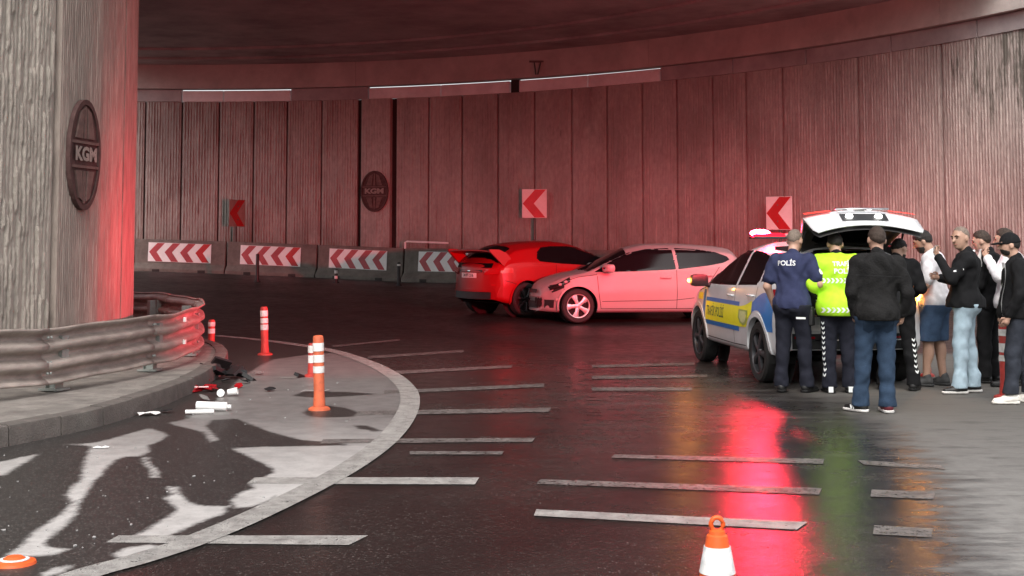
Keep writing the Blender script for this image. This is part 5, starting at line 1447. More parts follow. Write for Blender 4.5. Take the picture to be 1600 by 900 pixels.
class Sdf:
    def __init__(self, h=0.0105): self.h = h; self.pr = []
    def cap(self, a, b, ra, rb=None, k=0.03): self.pr.append(('c', np.array(a, float), np.array(b, float), ra, ra if rb is None else rb, k)); return self
    def ell(self, c, r, k=0.03, rot=None): self.pr.append(('e', np.array(c, float), np.array(r, float), None if rot is None else np.array(rot), 0, k)); return self
    def mesh(self, cuts=(), wrinkle=0.0, wf=1.0, seed=0, keep=None, taper=None):
        lo = np.full(3, 9.); hi = -lo; bbs = []
        for p in self.pr:
            if p[0] == 'c':
                r = max(p[3], p[4]); l = np.minimum(p[1], p[2]) - r; q = np.maximum(p[1], p[2]) + r
            else:
                r = p[2].max() if p[3] is not None else p[2]; l = p[1] - r; q = p[1] + r
            bbs.append((l, q)); lo = np.minimum(lo, l); hi = np.maximum(hi, q)
        h = self.h; lo = lo - 0.05; n = np.ceil((hi + 0.05 - lo) / h).astype(int) + 1
        F = np.full(n, 0.12, np.float32)
        ax = [lo[i] + h * np.arange(n[i]) for i in range(3)]
        for p, (l, q) in zip(self.pr, bbs):
            m = 0.075
            a = np.maximum(0, np.floor((l - m - lo) / h).astype(int)); b = np.minimum(n, np.ceil((q + m - lo) / h).astype(int) + 1)
            X, Y, Z = np.meshgrid(*[ax[i][a[i]:b[i]] for i in range(3)], indexing='ij')
            if p[0] == 'c':
                d = p[2] - p[1]; L2 = d @ d + 1e-9
                t = np.clip(((X - p[1][0]) * d[0] + (Y - p[1][1]) * d[1] + (Z - p[1][2]) * d[2]) / L2, 0, 1)
                D = np.sqrt((X - p[1][0] - t * d[0])**2 + (Y - p[1][1] - t * d[1])**2 + (Z - p[1][2] - t * d[2])**2) - (p[3] + (p[4] - p[3]) * t)
            else:
                x, y, z = X - p[1][0], Y - p[1][1], Z - p[1][2]
                if p[3] is not None:
                    Rm = p[3].T; x, y, z = (Rm[0, 0] * x + Rm[0, 1] * y + Rm[0, 2] * z, Rm[1, 0] * x + Rm[1, 1] * y + Rm[1, 2] * z, Rm[2, 0] * x + Rm[2, 1] * y + Rm[2, 2] * z)
                k0 = np.sqrt((x / p[2][0])**2 + (y / p[2][1])**2 + (z / p[2][2])**2); k1 = np.sqrt((x / p[2][0]**2)**2 + (y / p[2][1]**2)**2 + (z / p[2][2]**2)**2) + 1e-6
                D = k0 * (k0 - 1) / k1
            sl = tuple(slice(a[i], b[i]) for i in range(3)); f = F[sl]; k = p[5]
            hh = np.clip(0.5 + 0.5 * (f - D) / k, 0, 1)
            F[sl] = f * (1 - hh) + D * hh - k * hh * (1 - hh)
        X, Y, Z = np.meshgrid(*ax, indexing='ij')
        if wrinkle:
            s = seed * 1.7
            wv = np.sin(Z * 46 * wf + 5 * np.sin(X * 11 + s) + 4 * np.sin(Y * 13 - s)) * 0.6 + np.sin(Z * 27 * wf + X * 31 + 3 * np.sin(Y * 17 + s + Z * 6)) * 0.5 + 0.5 * np.sin(X * 40 + Y * 35 + 3 * np.sin(Z * 19 + s))
            F = F + (wrinkle * wv).astype(np.float32)
        if taper is not None: F = F + taper(X, Y, Z).astype(np.float32)
        for nrm, off in cuts:                        # keep nrm . p < off
            F = np.maximum(F, (X * nrm[0] + Y * nrm[1] + Z * nrm[2] - off).astype(np.float32))
        if keep is not None: F = np.maximum(F, keep(X, Y, Z).astype(np.float32))
        V, Q = nets(F, lo, h)
        mb = MB(); mb.v = [tuple(v) for v in V.tolist()]; mb.f = [tuple(q) for q in Q.tolist()]; mb.m = [0] * len(mb.f)
        return mb

def person(px, head_top, facing, label, pose, top, bottom, shoes, hair, skin='skin', group='people standing behind the patrol car', cat='person', Y=None, seed=0):
    """px = pixel of the feet; facing in degrees, 0 = away from the camera, 90 = to the left of the picture"""
    g = ground(*px) if Y is None else at_z(px[0], EYE and HORIZON + (EYE * FPX / Y), 0)
    H = at_y(px[0], head_top, g.y).z - zg(g.x, g.y)
    s = H / 1.76
    root_loc = (g.x, g.y, zg(g.x, g.y) + 0.004)
    P = dict(lean=0, side=0, twist=0, yaw=0, nod=0, tilt=0, L=None, R=None, footL=(-.10, 0), footR=(.10, 0), toeL=12, toeR=-12, kneeL=0.0, kneeR=0.0, belly=1.0)
    P.update(pose)
    lean, side, tw = R(P['lean']), R(P['side']), R(P['twist'])
    piv = Vector((0, 0, .95))
    UM = Matrix.Rotation(side, 3, 'Y') @ Matrix.Rotation(-lean, 3, 'X') @ Matrix.Rotation(tw, 3, 'Z')
    U = lambda p: piv + UM @ (Vector(p) - piv)
    UR = np.array(UM)
    hp = U((0, .02, 1.52)); hc_off = Vector((0, .025, .115))
    HM = UM @ Matrix.Rotation(R(P['yaw']), 3, 'Z') @ Matrix.Rotation(R(P['tilt']), 3, 'Y') @ Matrix.Rotation(R(-P['nod']), 3, 'X')
    hc = hp + HM @ hc_off; Hd = lambda p: hc + HM @ Vector(p); HR = np.array(HM)
    sh = {'L': U((-.19, -.01, 1.41)), 'R': U((.19, -.01, 1.41))}
    arms = {}
    dflt = {'L': ((-.26, -.03, 1.14), (-.27, .03, .90)), 'R': ((.26, -.03, 1.14), (.27, .03, .90))}
    for k in 'LR':
        e, w_ = P[k][:2] if P[k] else dflt[k]
        if not P[k]: e, w_ = U(e), U(w_)
        arms[k] = (sh[k], Vector(e), Vector(w_))
    hips = {'L': Vector((-.09, 0, .93)), 'R': Vector((.09, 0, .93))}
    legs = {}
    for k in 'LR':
        f = P['foot' + k]; lift = f[2] if len(f) > 2 else 0
        an = Vector((f[0], f[1], .085 + lift)); kn = (hips[k] + an) / 2 + Vector((0, .025 + P['knee' + k], .01))
        legs[k] = (hips[k], kn, an)
    b = P['belly']
    def torso(S_, i=0.0, low=True):
        S_.ell(U((0, 0, .98)), (.165 + i, .115 * b + i, .14 + i), .05, UR); S_.ell(U((0, .012, 1.10)), (.155 * (0.6 + 0.4 * b) + i, .112 * b + i, .16 + i), .05, UR)
        S_.ell(U((0, 0, 1.28)), (.172 + i, .118 + i, .18 + i), .05, UR); S_.cap(U((-.15, -.015, 1.40)), U((.15, -.015, 1.40)), .064 + i, .064 + i, .05)
        S_.ell(U((0, -.03, 1.36)), (.15 + i, .085 + i, .10 + i), .05, UR)
        return S_
    def arm(S_, k, i=0.0, upto=1.0, elbow=True):
        a, e, w_ = arms[k]
        S_.cap(a, e, .054 + i, .043 + i, .035)
        if upto > 0.5: S_.cap(e, e + (w_ - e) * min(1, (upto - .5) * 2), .043 + i, .043 + i - .013 * min(1, (upto - .5) * 2), .02)
        return S_
    def leg(S_, k, i=0.0, full=True):
        a, kn, an = legs[k]
        S_.cap(a, kn, .088 + i, .060 + i * .9, .04); S_.ell(a + Vector((0, -.045, .0)), (.088 + i, .095 + i, .10 + i), .05)
        if full:
            S_.cap(kn, an, .056 + i, .040 + i, .03); c_ = kn + (an - kn) * .30 + Vector((0, -.022, 0)); S_.ell(c_, (.050 + i * .7, .052 + i * .7, .12), .03)
        return S_
    def feet_axes(k):
        an = legs[k][2]; t = R(P['toe' + k]); d = Vector((-math.sin(t), math.cos(t), 0)); return an, d
    B = torso(Sdf(.0115))
    B.cap(U((0, -.012, 1.42)), hp + HM @ Vector((0, 0, .03)), .060, .056, .03)
    for k in 'LR':
        arm(B, k); leg(B, k)
        an, d = feet_axes(k); B.cap(an + d * -.02 + Vector((0, 0, -.045)), an + d * .15 + Vector((0, 0, -.055)), .036, .028, .03)
        a, e, w_ = arms[k]; fd = (w_ - e).normalized(); B.cap(w_ + fd * .02, w_ + fd * .075, .027, .031, .02)
    # head: skull, face, jaw, nose, brow, ears
    B.ell(Hd((0, -.012, .022)), (.078, .098, .100), .02, HR); B.ell(Hd((0, .022, -.035)), (.064, .070, .080), .025, HR); B.ell(Hd((0, .045, -.088)), (.038, .038, .026), .025, HR)
    B.cap(Hd((0, .088, .018)), Hd((0, .112, -.022)), .010, .015, .012); B.cap(Hd((-.045, .074, .030)), Hd((.045, .074, .030)), .014, .014, .012)
    for q in (-1, 1): B.ell(Hd((q * .080, -.012, -.012)), (.012, .024, .034), .008, HR)
    mb = B.mesh()
    # eyes, brows, mouth set on the face
    for q in (-1, 1): mb.ball(Hd((q * .031, .080, .010)), (.012, .010, .007), 8, 6, HM, 1); mb.tube([Hd((q * .014, .092, .028)), Hd((q * .034, .092, .034)), Hd((q * .052, .080, .027))], .0055, 6, 1)
    mb.tube([Hd((-.024, .082, -.060)), Hd((0, .091, -.058)), Hd((.024, .082, -.060))], .006, 6, 2)
    # fingers and thumbs
    for k in 'LR':
        a, e, w_ = arms[k]; fd = (w_ - e).normalized(); sgn = -1 if k == 'L' else 1
        pn = P[k][2] if P[k] and len(P[k]) > 2 else (-sgn, 0.2, -0.1)          # where the palm looks
        pn = Vector(pn); pn = (pn - fd * pn.dot(fd)).normalized(); sd = fd.cross(pn).normalized() * (1 if k == 'R' else -1)
        cu = P[k][3] if P[k] and len(P[k]) > 3 else .45
        base = w_ + fd * .085
        for i, ln in enumerate((.070, .078, .073, .058)):
            o = base + sd * (.027 - .018 * i) + fd * (-.004 * abs(i - 1.2)); p = [o - fd * .02, o]; dr = fd.copy()
            for s_ in range(3):
                q = cu * (0.7 + .5 * s_) + .08 * i; dr = (fd * math.cos(q) + pn * math.sin(q)); p.append(p[-1] + dr * ln * (.45, .32, .25)[s_])
            mb.tube(p, [.0095, .0092, .0088, .008, .006], 7)
        o = w_ + fd * .035 + sd * .026
        mb.tube([o - sd * .01, o + sd * .022 + fd * .022 + pn * .010, o + sd * .026 + fd * .05 + pn * .022, o + sd * .018 + fd * .072 + pn * .030], [.012, .0115, .0095, .007], 7)
    mats = [M[skin], M['eye'], M['lip']]
    nm = 'person'
    root = obj(nm, mb, mats, smooth=True, fix=False)
    root.location = root_loc; root.rotation_euler = (0, 0, R(facing)); root.scale = (s, s, s)
    tag(root, label, cat, group)
    # ---- clothes
    made = {}
    typ, tm = top['kind'], M[top['mat']]
    i = {'tee': .024, 'polo': .022, 'vest': .045, 'jacket': .028}[typ]
    T = torso(Sdf(.0115), i); upto = {'tee': .36, 'polo': .34, 'vest': .40, 'jacket': 1.0}[typ]
    hem = top.get('hem', .86)
    for k in 'LR':
        if upto < .5:
            a, e, w_ = arms[k]; T.cap(a, a + (e - a) * upto * 2.05, .060 + i * .9, .056 + i * 1.1, .04)
        else: arm(T, k, i * .62, .97)
    if typ == 'jacket':
        T.cap(U((0, -.02, 1.45)), U((0, .0, 1.50)), .072, .066, .02)
        if top.get('hood'): T.ell(U((0, -.10, 1.42)), (.13, .06, .09), .03, UR)
    else: T.cap(U((0, -.015, 1.42)), U((0, -.008, 1.475)), .078, .070, .02)
    T.ell(U((0, -.008, .93)), (.190 + i, .145 * max(1, b) + i + .032, .15 + i) if typ in ('jacket', 'vest') else (.182 + i, .130 * max(1, b) + i + .012, .13 + i), .05, UR)
    cuts = [((0, 0, -1), -hem)]
    o = obj(typ if typ != 'tee' else 't_shirt', T.mesh(cuts, top.get('wr', .006), .62, seed), tm, root, smooth=True, fix=False); made['top'] = o
    if typ == 'vest':                                   # black sleeves under the vest
        A_ = Sdf(.0115)
        for k in 'LR': arm(A_, k, .018, .97)
        A_.cap(U((0, -.015, 1.40)), U((0, -.005, 1.50)), .076, .066, .02)
        made['sleeves'] = obj('undershirt', A_.mesh((), .003, 1.3, seed), M['black_cloth'], root, smooth=True, fix=False)
    bt, bm_ = bottom['kind'], M[bottom['mat']]
    i = bottom.get('loose', .018); T = Sdf(.0115)
    T.ell((0, 0, .97), (.165 + i, .12 * max(1, b * .95) + i, .12 + i), .05); T.ell((0, -.02, .90), (.15 + i, .125 + i, .10), .05)
    for k in 'LR':
        leg(T, k, i, bt != 'shorts')
        if bt == 'shorts':
            a, kn, an = legs[k]; T.cap(a, kn + (an - kn) * .06, .095 + i, .078 + i, .05)
        else:
            an = legs[k][2]; T.cap(an + Vector((0, .0, .10)), an + Vector((0, .015, -.03)), .050 + i, .056 + i * 1.3, .03)
    cuts = [((0, 0, 1), top.get('hem', .86) + .045), ((0, 0, -1), -(bottom.get('hem', .055)))]
    made['bottom'] = obj('shorts' if bt == 'shorts' else 'trousers', T.mesh(cuts, bottom.get('wr', .0032), 1.15, seed + 3), bm_, root, smooth=True, fix=False)
    for k, sm_ in zip('LR', shoes[:2]):
        an, d = feet_axes(k); lift = an.z - .085; F_ = Sdf(.009)
        F_.cap(an + d * -.03 + Vector((0, 0, -.035)), an + d * .05 + Vector((0, 0, -.035)), .046, .045, .03); F_.cap(an + d * .05 + Vector((0, 0, -.05)), an + d * .165 + Vector((0, 0, -.056)), .044, .030, .03)
        F_.cap(an + Vector((0, -.01, -.02)), an + Vector((0, -.01, .02)), .048, .046, .02)
        so = obj('shoe', F_.mesh([((0, 0, -1), -(.022 + lift))], 0), M[sm_], root, smooth=True, fix=False)
        F_ = Sdf(.009); F_.cap(an + d * -.035 + Vector((0, 0, -.06)), an + d * .165 + Vector((0, 0, -.06)), .052, .042, .02)
        obj('sole', F_.mesh([((0, 0, -1), -(.001 + lift)), ((0, 0, 1), .028 + lift)], 0), M[shoes[2] if len(shoes) > 2 else 'shoe_black'], so, smooth=40, fix=False)
    # hair, cap
    Hs = Sdf(.009); gi = {'crop': .004, 'short': .007, 'full': .012, 'cap': .010}[hair[1]]
    Hs.ell(Hd((0, -.012, .022)), (.078 + gi, .098 + gi, .100 + gi), .01, HR); Hs.ell(Hd((0, .0, -.02)), (.066 + gi, .070 + gi, .06), .02, HR)
    hn = HM @ Vector((0, .62, -.78)); off = hn.dot(hc) + {'crop': -.012, 'short': -.002, 'full': .006, 'cap': .0}[hair[1]]
    if hair[1] != 'cap':
        rag = lambda X, Y, Z: hn.x * X + hn.y * Y + hn.z * Z - off + .007 * np.sin(X * 190 + seed) * np.sin(Z * 150 + Y * 170) + .005 * np.sin(Y * 90 + X * 70 + seed)
        made['hair'] = obj('hair', Hs.mesh((), .0022 if hair[1] != 'crop' else .0008, 3, seed, rag, lambda X, Y, Z: .013 * np.clip(1 + rag(X, Y, Z) / .04, 0, 1) ** 1.5), M[hair[0]], root, smooth=True, fix=False)
        if len(hair) > 2:                            # beard
            Bd = Sdf(.009); Bd.ell(Hd((0, .024, -.040)), (.070, .074, .082), .02, HR); Bd.ell(Hd((0, .047, -.090)), (.045, .044, .034), .02, HR)
            n1 = HM @ Vector((0, -.35, .94)); n2 = HM @ Vector((0, -1, -.1))
            bdo = obj('beard', Bd.mesh([(tuple(n1), n1.dot(hc) - .062), (tuple(n2), n2.dot(hc) - .0)], .0015, 3, seed), M[hair[2]], root, smooth=True, fix=False)
    else:
        n1 = HM @ Vector((0, .0, -1)); cp = obj('cap', Hs.mesh([(tuple(n1), n1.dot(hc) - .012)], 0), M[hair[0]], root, smooth=True, fix=False)
        V_ = Sdf(.008); V_.ell(Hd((0, .10, .028)), (.075, .085, .012), .01, HR)
        obj('visor', V_.mesh(), M[hair[0]], cp, smooth=True, fix=False)
        Hh = Sdf(.009); Hh.ell(Hd((0, -.012, .005)), (.082, .102, .085), .01, HR); n2 = HM @ Vector((0, .55, -.83))
        made['hair'] = obj('hair', Hh.mesh([(tuple(n2), n2.dot(hc) - .0), (tuple(-n1), -n1.dot(hc) + .02)], .001, 3, seed), M['hair_dark'], root, smooth=True, fix=False)
        if len(hair) > 2:
            Bd = Sdf(.009); Bd.ell(Hd((0, .024, -.040)), (.070, .074, .082), .02, HR); n1 = HM @ Vector((0, -.35, .94)); n2 = HM @ Vector((0, -1, -.1))
            obj('beard', Bd.mesh([(tuple(n1), n1.dot(hc) - .062), (tuple(n2), n2.dot(hc))], .0015, 3, seed), M[hair[2]], root, smooth=True, fix=False)
    return dict(root=root, U=U, UM=UM, Hd=Hd, HM=HM, arms=arms, legs=legs, made=made, s=s)
def bvh(o):
    me = o.data; return BVHTree.FromPolygons([v.co[:] for v in me.vertices], [tuple(p.vertices) for p in me.polygons])
def on_cloth(name, o, pts, faces, dirv, mat_, off=.004, parent=None):
    """lay a flat print on a garment by dropping its points along dirv"""
    t = bvh(o); dv = Vector(dirv).normalized(); out = []; last = None
    for p in pts:
        p = Vector(p); hit = t.ray_cast(p - dv * .5, dv)
        if hit[0] is None: out.append(None)
        else: out.append(hit[0] - dv * off)
    good = [q for q in out if q is not None]
    if not good: return None
    fs = [f for f in faces if all(out[i] is not None for i in f)]
    mb = MB(); mb.add([q if q is not None else good[0] for q in out], fs)
    return obj(name, mb, mat_, parent or o, fix=False, smooth=True)
def cloth_text(o, body, size, width, centre, right, up, dirv, mat_, name='lettering', bold=.0012):
    vs, fs = text_geo(body, size, bold); w0 = max(v[0] for v in vs) - min(v[0] for v in vs); k = width / w0
    c_, r_, u_ = Vector(centre), Vector(right), Vector(up)
    return on_cloth(name, o, [c_ + r_ * v[0] * k + u_ * v[1] for v in vs], fs, dirv, mat_)

UP = Vector((0, 0, 1)); RT = Vector((1, 0, 0))
# 1 police officer in a navy polo, back to the camera, hands forward over the load bay
p = person((1240, 613), 357, -28, 'police officer in a navy polo seen from behind, leftmost of the group',
    dict(lean=5, yaw=-8, nod=8, belly=1.12, L=((-.27, -.02, 1.13), (-.24, .10, .93)), R=((.29, .02, 1.16), (.16, .25, 1.10), (-1, 0, 0)), footL=(-.13, -.02), footR=(.13, .05), toeL=18, toeR=-20),
    dict(kind='polo', mat='navy', hem=.895), dict(kind='trousers', mat='dark_trouser', loose=.02), ('shoe_black', 'shoe_black', 'shoe_black'), ('hair_grey', 'crop'), seed=1)
cloth_text(p['made']['top'], 'POL\u0130S', .075, .20, p['U']((-.03, -.3, 1.37)), p['UM'] @ RT, p['UM'] @ UP, p['UM'] @ Vector((0, 1, 0)), M['print_white'])
a, e, _ = p['arms']['R']; c0 = a + (e - a) * .45
on_cloth('arm_badge', p['made']['top'], [c0 + Vector((.3, -.1, 0)) + Vector((0, .028 * math.cos(t), .034 * math.sin(t))) for t in np.linspace(0, 6.28, 12, endpoint=False)], [tuple(range(12))], (-1, .35, 0), M['print_white'])
mb = MB(); mb.box((.13, -.135, .80), (.10, .02, .02)); obj('pocket_strip', mb, M['reflex'], p['root'])
mb = MB()
for k in range(28):
    a_ = 2 * math.pi * k / 28
bl = [(.188 * math.cos(q), .148 * math.sin(q) - .004) for q in np.linspace(0, 2 * math.pi, 28, endpoint=False)]
mb.grid([[(x * s_, y * s_, z) for x, y in bl] for s_, z in ((1.0, .875), (1.02, .88), (1.02, .905), (1.0, .91))], None, True)
obj('belt', mb, M['shoe_black'], p['root'], smooth=40)
mb = MB(); mb.box((.205, .02, .80), (.045, .10, .17)); mb.box((.20, .02, .89), (.05, .08, .05)); bevel(obj('holster', mb, M['shoe_black'], p['root']), .01)

# 2 traffic officer in a lime vest, facing the load bay
p = person((1311, 614), 362, -4, 'traffic officer in a lime high visibility vest facing the open tailgate',
    dict(lean=3, nod=14, L=((-.27, -.02, 1.13), (-.255, .12, .93)), R=((.26, .03, 1.14), (.17, .24, 1.0)), footL=(-.10, .0), footR=(.12, .03)),
    dict(kind='vest', mat='hivis', hem=.84), dict(kind='trousers', mat='dark_trouser', loose=.022), ('shoe_black', 'shoe_black', 'shoe_black'), ('hair_dark', 'short'), seed=2)
T_ = p['made']['top']; U, UM = p['U'], p['UM']; dv = UM @ Vector((0, 1, 0))
cloth_text(T_, 'TRAF\u0130K', .070, .235, U((.045, -.3, 1.395)), UM @ RT, UM @ UP, dv, M['reflex'], bold=.002)
cloth_text(T_, 'POL\u0130S', .075, .205, U((.045, -.3, 1.315)), UM @ RT, UM @ UP, dv, M['reflex'], bold=.002)
def chev_band(o, zc, h, U, UM, n=8, wd=.40, dirv=(0, 1, 0), x0=0.0):
    pts = []; fs = []
    for k in range(n):
        x = x0 - wd / 2 + wd * k / n; w_ = wd / n * .50; b = len(pts)
        for x_, z_ in ((x, h / 2), (x + w_, h / 2), (x + w_ * 1.9, 0), (x + w_, -h / 2), (x, -h / 2), (x + w_ * .9, 0)): pts.append(U((x_, -.35, zc + z_)))
        fs += [(b, b + 1, b + 2, b + 5), (b + 5, b + 2, b + 3, b + 4)]
    return on_cloth('reflective_band', o, pts, fs, UM @ Vector(dirv), M['reflex'])
chev_band(T_, 1.215, .055, U, UM, 8, .36, x0=-.0); chev_band(T_, .895, .055, U, UM, 8, .40)
c0 = p['arms']['L'][0] + (p['arms']['L'][1] - p['arms']['L'][0]) * .30
on_cloth('arm_badge', T_, [c0 + Vector((-.25, -.25, 0)) + Vector((.028 * math.cos(t), -.02 * math.cos(t), .034 * math.sin(t))) for t in np.linspace(0, 6.28, 14, endpoint=False)], [tuple(range(14))], (.75, .65, 0), M['ink'])
def limb_chevrons(o, a, b, side, n, sz, name='reflective_stripe', dirv=None):
    a, b, side = Vector(a), Vector(b), Vector(side).normalized(); ax_ = (b - a).normalized(); dv = Vector(dirv) if dirv else -side
    w_ = ax_.cross(dv).normalized(); pts = []; fs = []
    for k in range(n):
        c_ = a + (b - a) * (k + .5) / n + side * .3; q = len(pts); hgt = (b - a).length / n
        for x_, z_ in ((-sz, -.35 * hgt), (0, 0), (sz, -.35 * hgt), (sz, .05 * hgt), (0, .40 * hgt), (-sz, .05 * hgt)): pts.append(c_ + w_ * x_ + ax_ * z_)
        fs += [(q, q + 1, q + 4, q + 5), (q + 1, q + 2, q + 3, q + 4)]
    return on_cloth(name, o, pts, fs, dv, M['reflex'])
L_ = p['legs']['L']; limb_chevrons(p['made']['bottom'], L_[0] + (L_[1] - L_[0]) * .35, L_[1], (-1, -.75, 0), 5, .022); limb_chevrons(p['made']['bottom'], L_[1], L_[2] + Vector((0, 0, .08)), (-1, -.75, 0), 6, .022)
a, e, w_ = p['arms']['L']; limb_chevrons(p['made']['sleeves'], e + (a - e) * .1, w_ + (e - w_) * .12, (-.8, -.6, 0), 7, .014)
limb_chevrons(p['made']['sleeves'], e + (a - e) * .1, w_ + (e - w_) * .12, (.6, -.8, 0), 6, .012)
mb = MB(); fd = (w_ - e).normalized(); q = Vector(fd).to_track_quat('Z', 'Y').to_matrix()
mb.lathe([(.044, -.02), (.049, -.015), (.049, .035), (.044, .04)], 16, w_ - fd * .02, q); obj('white_cuff', mb, M['reflex'], p['root'], smooth=40)
for k in 'LR':
    an = p['legs'][k][2]; mb = MB(); mb.lathe([(.058, .03), (.066, .035), (.066, .095), (.058, .10)], 18, an + Vector((0, .0, -.01))); obj('ankle_band', mb, M['reflex'], p['root'], smooth=40)
    mb = MB(); mb.box(an + Vector((0, -.085, -.045)), (.05, .012, .06)); obj('heel_tab', mb, M['reflex'], p['root'])

# 3 man in a black jacket and blue jeans, nearest, back to the camera
p = person((1372, 645), 354, -6, 'man in a black jacket and blue jeans standing nearest with his back turned',
    dict(lean=1, side=2.5, yaw=6, nod=4, belly=1.12, L=((-.235, -.03, 1.13), (-.19, .08, .93)), R=((.29, -.05, 1.13), (.25, .05, .92)), footL=(-.155, .03), footR=(.09, .0), toeL=42, toeR=8),
    dict(kind='jacket', mat='soft_black', hem=.87, hood=True, wr=.0065), dict(kind='trousers', mat='denim', loose=.022, wr=.0035), ('shoe_black', 'shoe_red', 'sole_white'), ('hair_brown', 'short'), skin='skin_tan', seed=3)
for q in (-1, 1):
    pk = [(-.055, .06), (.055, .06), (.055, -.04), (0, -.07), (-.055, -.04)]
    on_cloth('back_pocket', p['made']['bottom'], [(q * .085 + x_, -.5, .82 + z_) for x_, z_ in pk], [(0, 1, 2, 3, 4)], (0, 1, 0), M['denim_dark'], off=.005)
seam = [(x_, -.5, z_) for x_ in np.linspace(-.21, .21, 15) for z_ in (1.285, 1.291)]
on_cloth('yoke_seam', p['made']['top'], [p['U'](q) for q in seam], [(2 * k, 2 * k + 2, 2 * k + 3, 2 * k + 1) for k in range(14)], p['UM'] @ Vector((0, 1, 0)), M['black_plastic'], off=.003)
an, t = p['legs']['L'][2], R(42); d = Vector((-math.sin(t), math.cos(t), 0)); nrm = Vector((-math.cos(t), -math.sin(t), 0))
mb = MB()
for (s0, z0), (s1, z1) in (((.045, -.06), (.052, -.02)), ((.052, -.02), (.075, -.058)), ((.075, -.058), (.082, -.02))):
    mb.tube([an + d * s0 + nrm * .051 + UP * z0, an + d * s1 + nrm * .049 + UP * z1], .006, 6)
obj('side_mark', mb, M['reflex'], p['root'])

# 4 traffic officer in black half hidden behind him, bending to the right
p = person((1403, 610), 366, -20, 'traffic officer in black with striped trouser legs half hidden behind the blue jeans man',
    dict(lean=14, nod=20, yaw=-30, L=((-.24, .05, 1.15), (-.12, .26, 1.05)), R=((.27, .08, 1.15), (.16, .28, 1.05)), footL=(-.16, .02), footR=(.17, .03)),
    dict(kind='jacket', mat='black_cloth', hem=.84), dict(kind='trousers', mat='black_cloth', loose=.02), ('shoe_black', 'shoe_black', 'shoe_black'), ('hair_dark', 'short', 'hair_dark'), seed=4)
for k, sd in (('L', (.5, -1, 0)), ('R', (.9, -.9, 0))):
    L_ = p['legs'][k]; limb_chevrons(p['made']['bottom'], L_[1] + (L_[0] - L_[1]) * .2, L_[2] + Vector((0, 0, .10)), sd, 7, .024)
mb = MB(); mb.grid([[p['U']((.10 + .03 * i, .02 + .05 * i, 1.44 + .02 * j)) for j in range(3)] for i in range(3)]); obj('white_collar', mb, M['print_white'], p['root'])

# 5 man in a white t-shirt and denim shorts, facing left
p = person((1465, 603), 357, 62, 'man in a white t-shirt and blue denim shorts facing left',
    dict(lean=4, nod=22, yaw=10, belly=1.08, L=((-.27, .05, 1.13), (-.12, .31, 1.10), (1, 0, 0)), R=((.26, .06, 1.14), (.10, .33, 1.14), (-1, 0, 0)), footL=(-.11, .10), footR=(.08, -.05), toeL=8, toeR=-16),
    dict(kind='tee', mat='white_tee', hem=.86, wr=.006), dict(kind='shorts', mat='denim_short', loose=.03, hem=.50), ('shoe_grey', 'shoe_grey', 'shoe_grey'), ('hair_dark', 'full', 'hair_dark'), skin='skin_tan', seed=5)
w_ = (p['arms']['L'][2] + p['arms']['R'][2]) / 2
ph_l = p['root'].matrix_basis @ (w_ + Vector((.02, .10, .02)))
mb = MB(); mb.box((0, 0, 0), (.15, .012, .075)); o = bevel(obj('phone', mb, M['shoe_black']), .005); o.location = ph_l; o.rotation_euler = (R(35), 0, R(62)); tag(o, 'dark phone held by the man in the white t-shirt', 'phone')

# 6 man in a black jacket and pale jeans, hand at his mouth, looking at the camera
p = person((1511, 614), 354, 70, 'man in black jacket and pale blue jeans looking back, hand at his face',
    dict(lean=-2, yaw=48, nod=8, tilt=5, L=((-.26, .12, 1.20), (-.10, .25, 1.43), (0, -1, .3), 1.0), R=((.27, .02, 1.14), (.15, .25, 1.20), (-1, 0, 0)), footL=(-.12, .06), footR=(.09, -.07), toeL=26, toeR=10),
    dict(kind='jacket', mat='black_cloth', hem=.90, wr=.0065), dict(kind='trousers', mat='denim_light', loose=.020, wr=.0035), ('shoe_black', 'shoe_black', 'sole_white'), ('hair_grey', 'crop'), skin='skin_tan', seed=6)
mb = MB(); U = p['U']; mb.tube([U((.07, .03, 1.50)), U((.085, -.02, 1.49)), U((.05, -.075, 1.49)), U((-.02, -.085, 1.50))], .014, 8); obj('white_collar', mb, M['print_white'], p['root'], smooth=True)
w_ = p['arms']['L'][2]; mb = MB(); rows = [[w_ + Vector((-.02 + .05 * i, .03 + .03 * math.sin(i + j), .02 + .035 * j)) for i in range(3)] for j in range(4)]
o = obj('paper_tissue', mb.grid(rows), M['paper'], smooth=True); o.matrix_basis = p['root'].matrix_basis; tag(o, 'white tissue in the hand of the man in pale jeans', 'tissue')
c0 = p['arms']['L'][0] + (p['arms']['L'][1] - p['arms']['L'][0]) * .5
on_cloth('sleeve_stripe', p['made']['top'], [c0 + Vector((-.3, x_, z_)) for x_, z_ in ((-.05, -.005), (.05, -.025), (.05, -.010), (-.05, .010))], [(0, 1, 2, 3)], (1, 0, 0), M['print_white'])

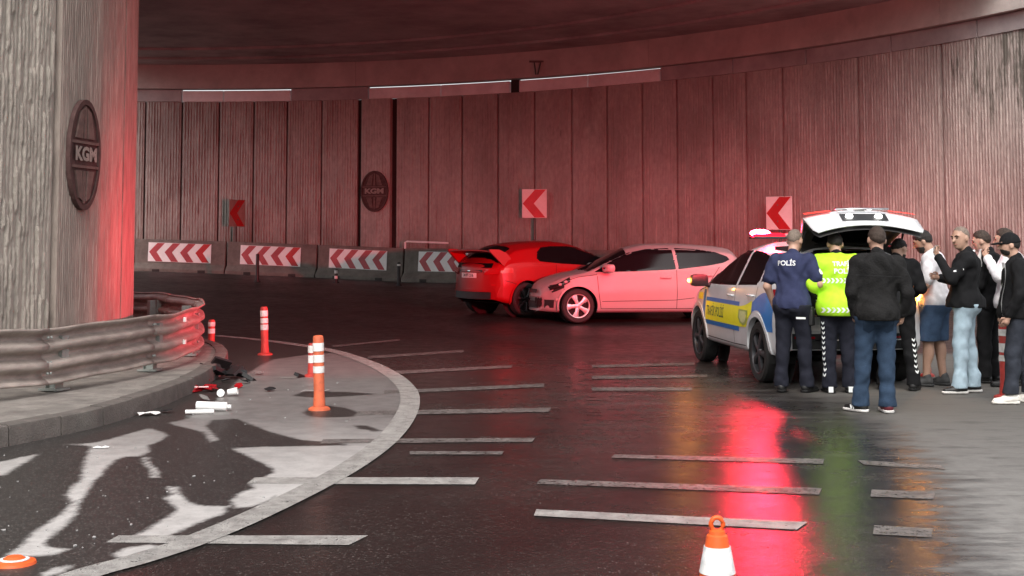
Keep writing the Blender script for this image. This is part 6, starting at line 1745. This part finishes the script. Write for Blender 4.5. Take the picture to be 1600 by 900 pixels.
# 7 man all in black behind
p = person((1549, 598), 359, 55, 'man all in black standing in the second row with a pale chest patch',
    dict(yaw=8, nod=16, L=((-.26, .03, 1.13), (-.16, .20, 1.0)), R=((.26, .03, 1.13), (.16, .20, 1.0)), footL=(-.10, .04), footR=(.10, 0)),
    dict(kind='jacket', mat='black_cloth', hem=.84), dict(kind='trousers', mat='black_cloth', loose=.02), ('shoe_black', 'shoe_black', 'shoe_black'), ('hair_brown', 'short'), seed=7)
on_cloth('chest_patch', p['made']['top'], [(x_ - .10, .5, z_ + 1.33) for x_, z_ in ((-.03, -.035), (.03, -.035), (.03, .035), (-.03, .035))], [(0, 1, 2, 3)], (0, -1, 0), M['reflex'])

# 8 man behind the capped one, only his head and a white cloth show
p = person((1584, 604), 356, 62, 'man hidden behind the capped man, holding a white cloth to his face',
    dict(nod=10, L=((-.26, .10, 1.22), (-.05, .24, 1.42), (0, -1, 0), .9), footL=(-.10, .03), footR=(.10, 0)),
    dict(kind='jacket', mat='white_tee', hem=.86), dict(kind='trousers', mat='black_cloth', loose=.02), ('shoe_black', 'shoe_black', 'shoe_black'), ('hair_brown', 'short'), seed=8)
mb = MB(); w_ = p['arms']['L'][2]; rows = [[w_ + Vector((-.06 + .05 * i, .08 + .02 * math.sin(i * 2 + j), -.10 + .05 * j)) for i in range(4)] for j in range(5)]
o = obj('white_cloth', mb.grid(rows), M['paper'], smooth=True); o.matrix_basis = p['root'].matrix_basis; tag(o, 'white cloth held up by the man behind the cap wearer', 'cloth')

# 9 man with a dark cap at the right edge
p = person((1594, 630), 364, 78, 'man in dark cap, black jacket and white shoes at the right edge',
    dict(nod=6, lean=1, belly=1.1, L=((-.27, .02, 1.13), (-.23, .12, .91)), R=((.27, -.02, 1.13), (.24, .08, .90)), footL=(-.11, .10), footR=(.10, -.12), toeL=10, toeR=-5),
    dict(kind='jacket', mat='black_cloth', hem=.87), dict(kind='trousers', mat='dark_jean', loose=.022, hem=.10), ('shoe_white', 'shoe_white', 'shoe_white'), ('black_cloth', 'cap', 'hair_dark'), seed=9)
mb = MB(); U = p['U']; rows = []
for k in range(8):
    z_ = .87 + .58 * k / 7; y_ = .155 + .02 * math.sin(k * .9) - .03 * (k / 7) ** 2
    rows.append([U((x_, y_ + .012 * math.sin(x_ * 30), z_)) for x_ in (-.13, -.09, -.05, -.01, .03)])
obj('white_shirt_front', mb.grid(rows), M['print_white'], p['root'], smooth=True)
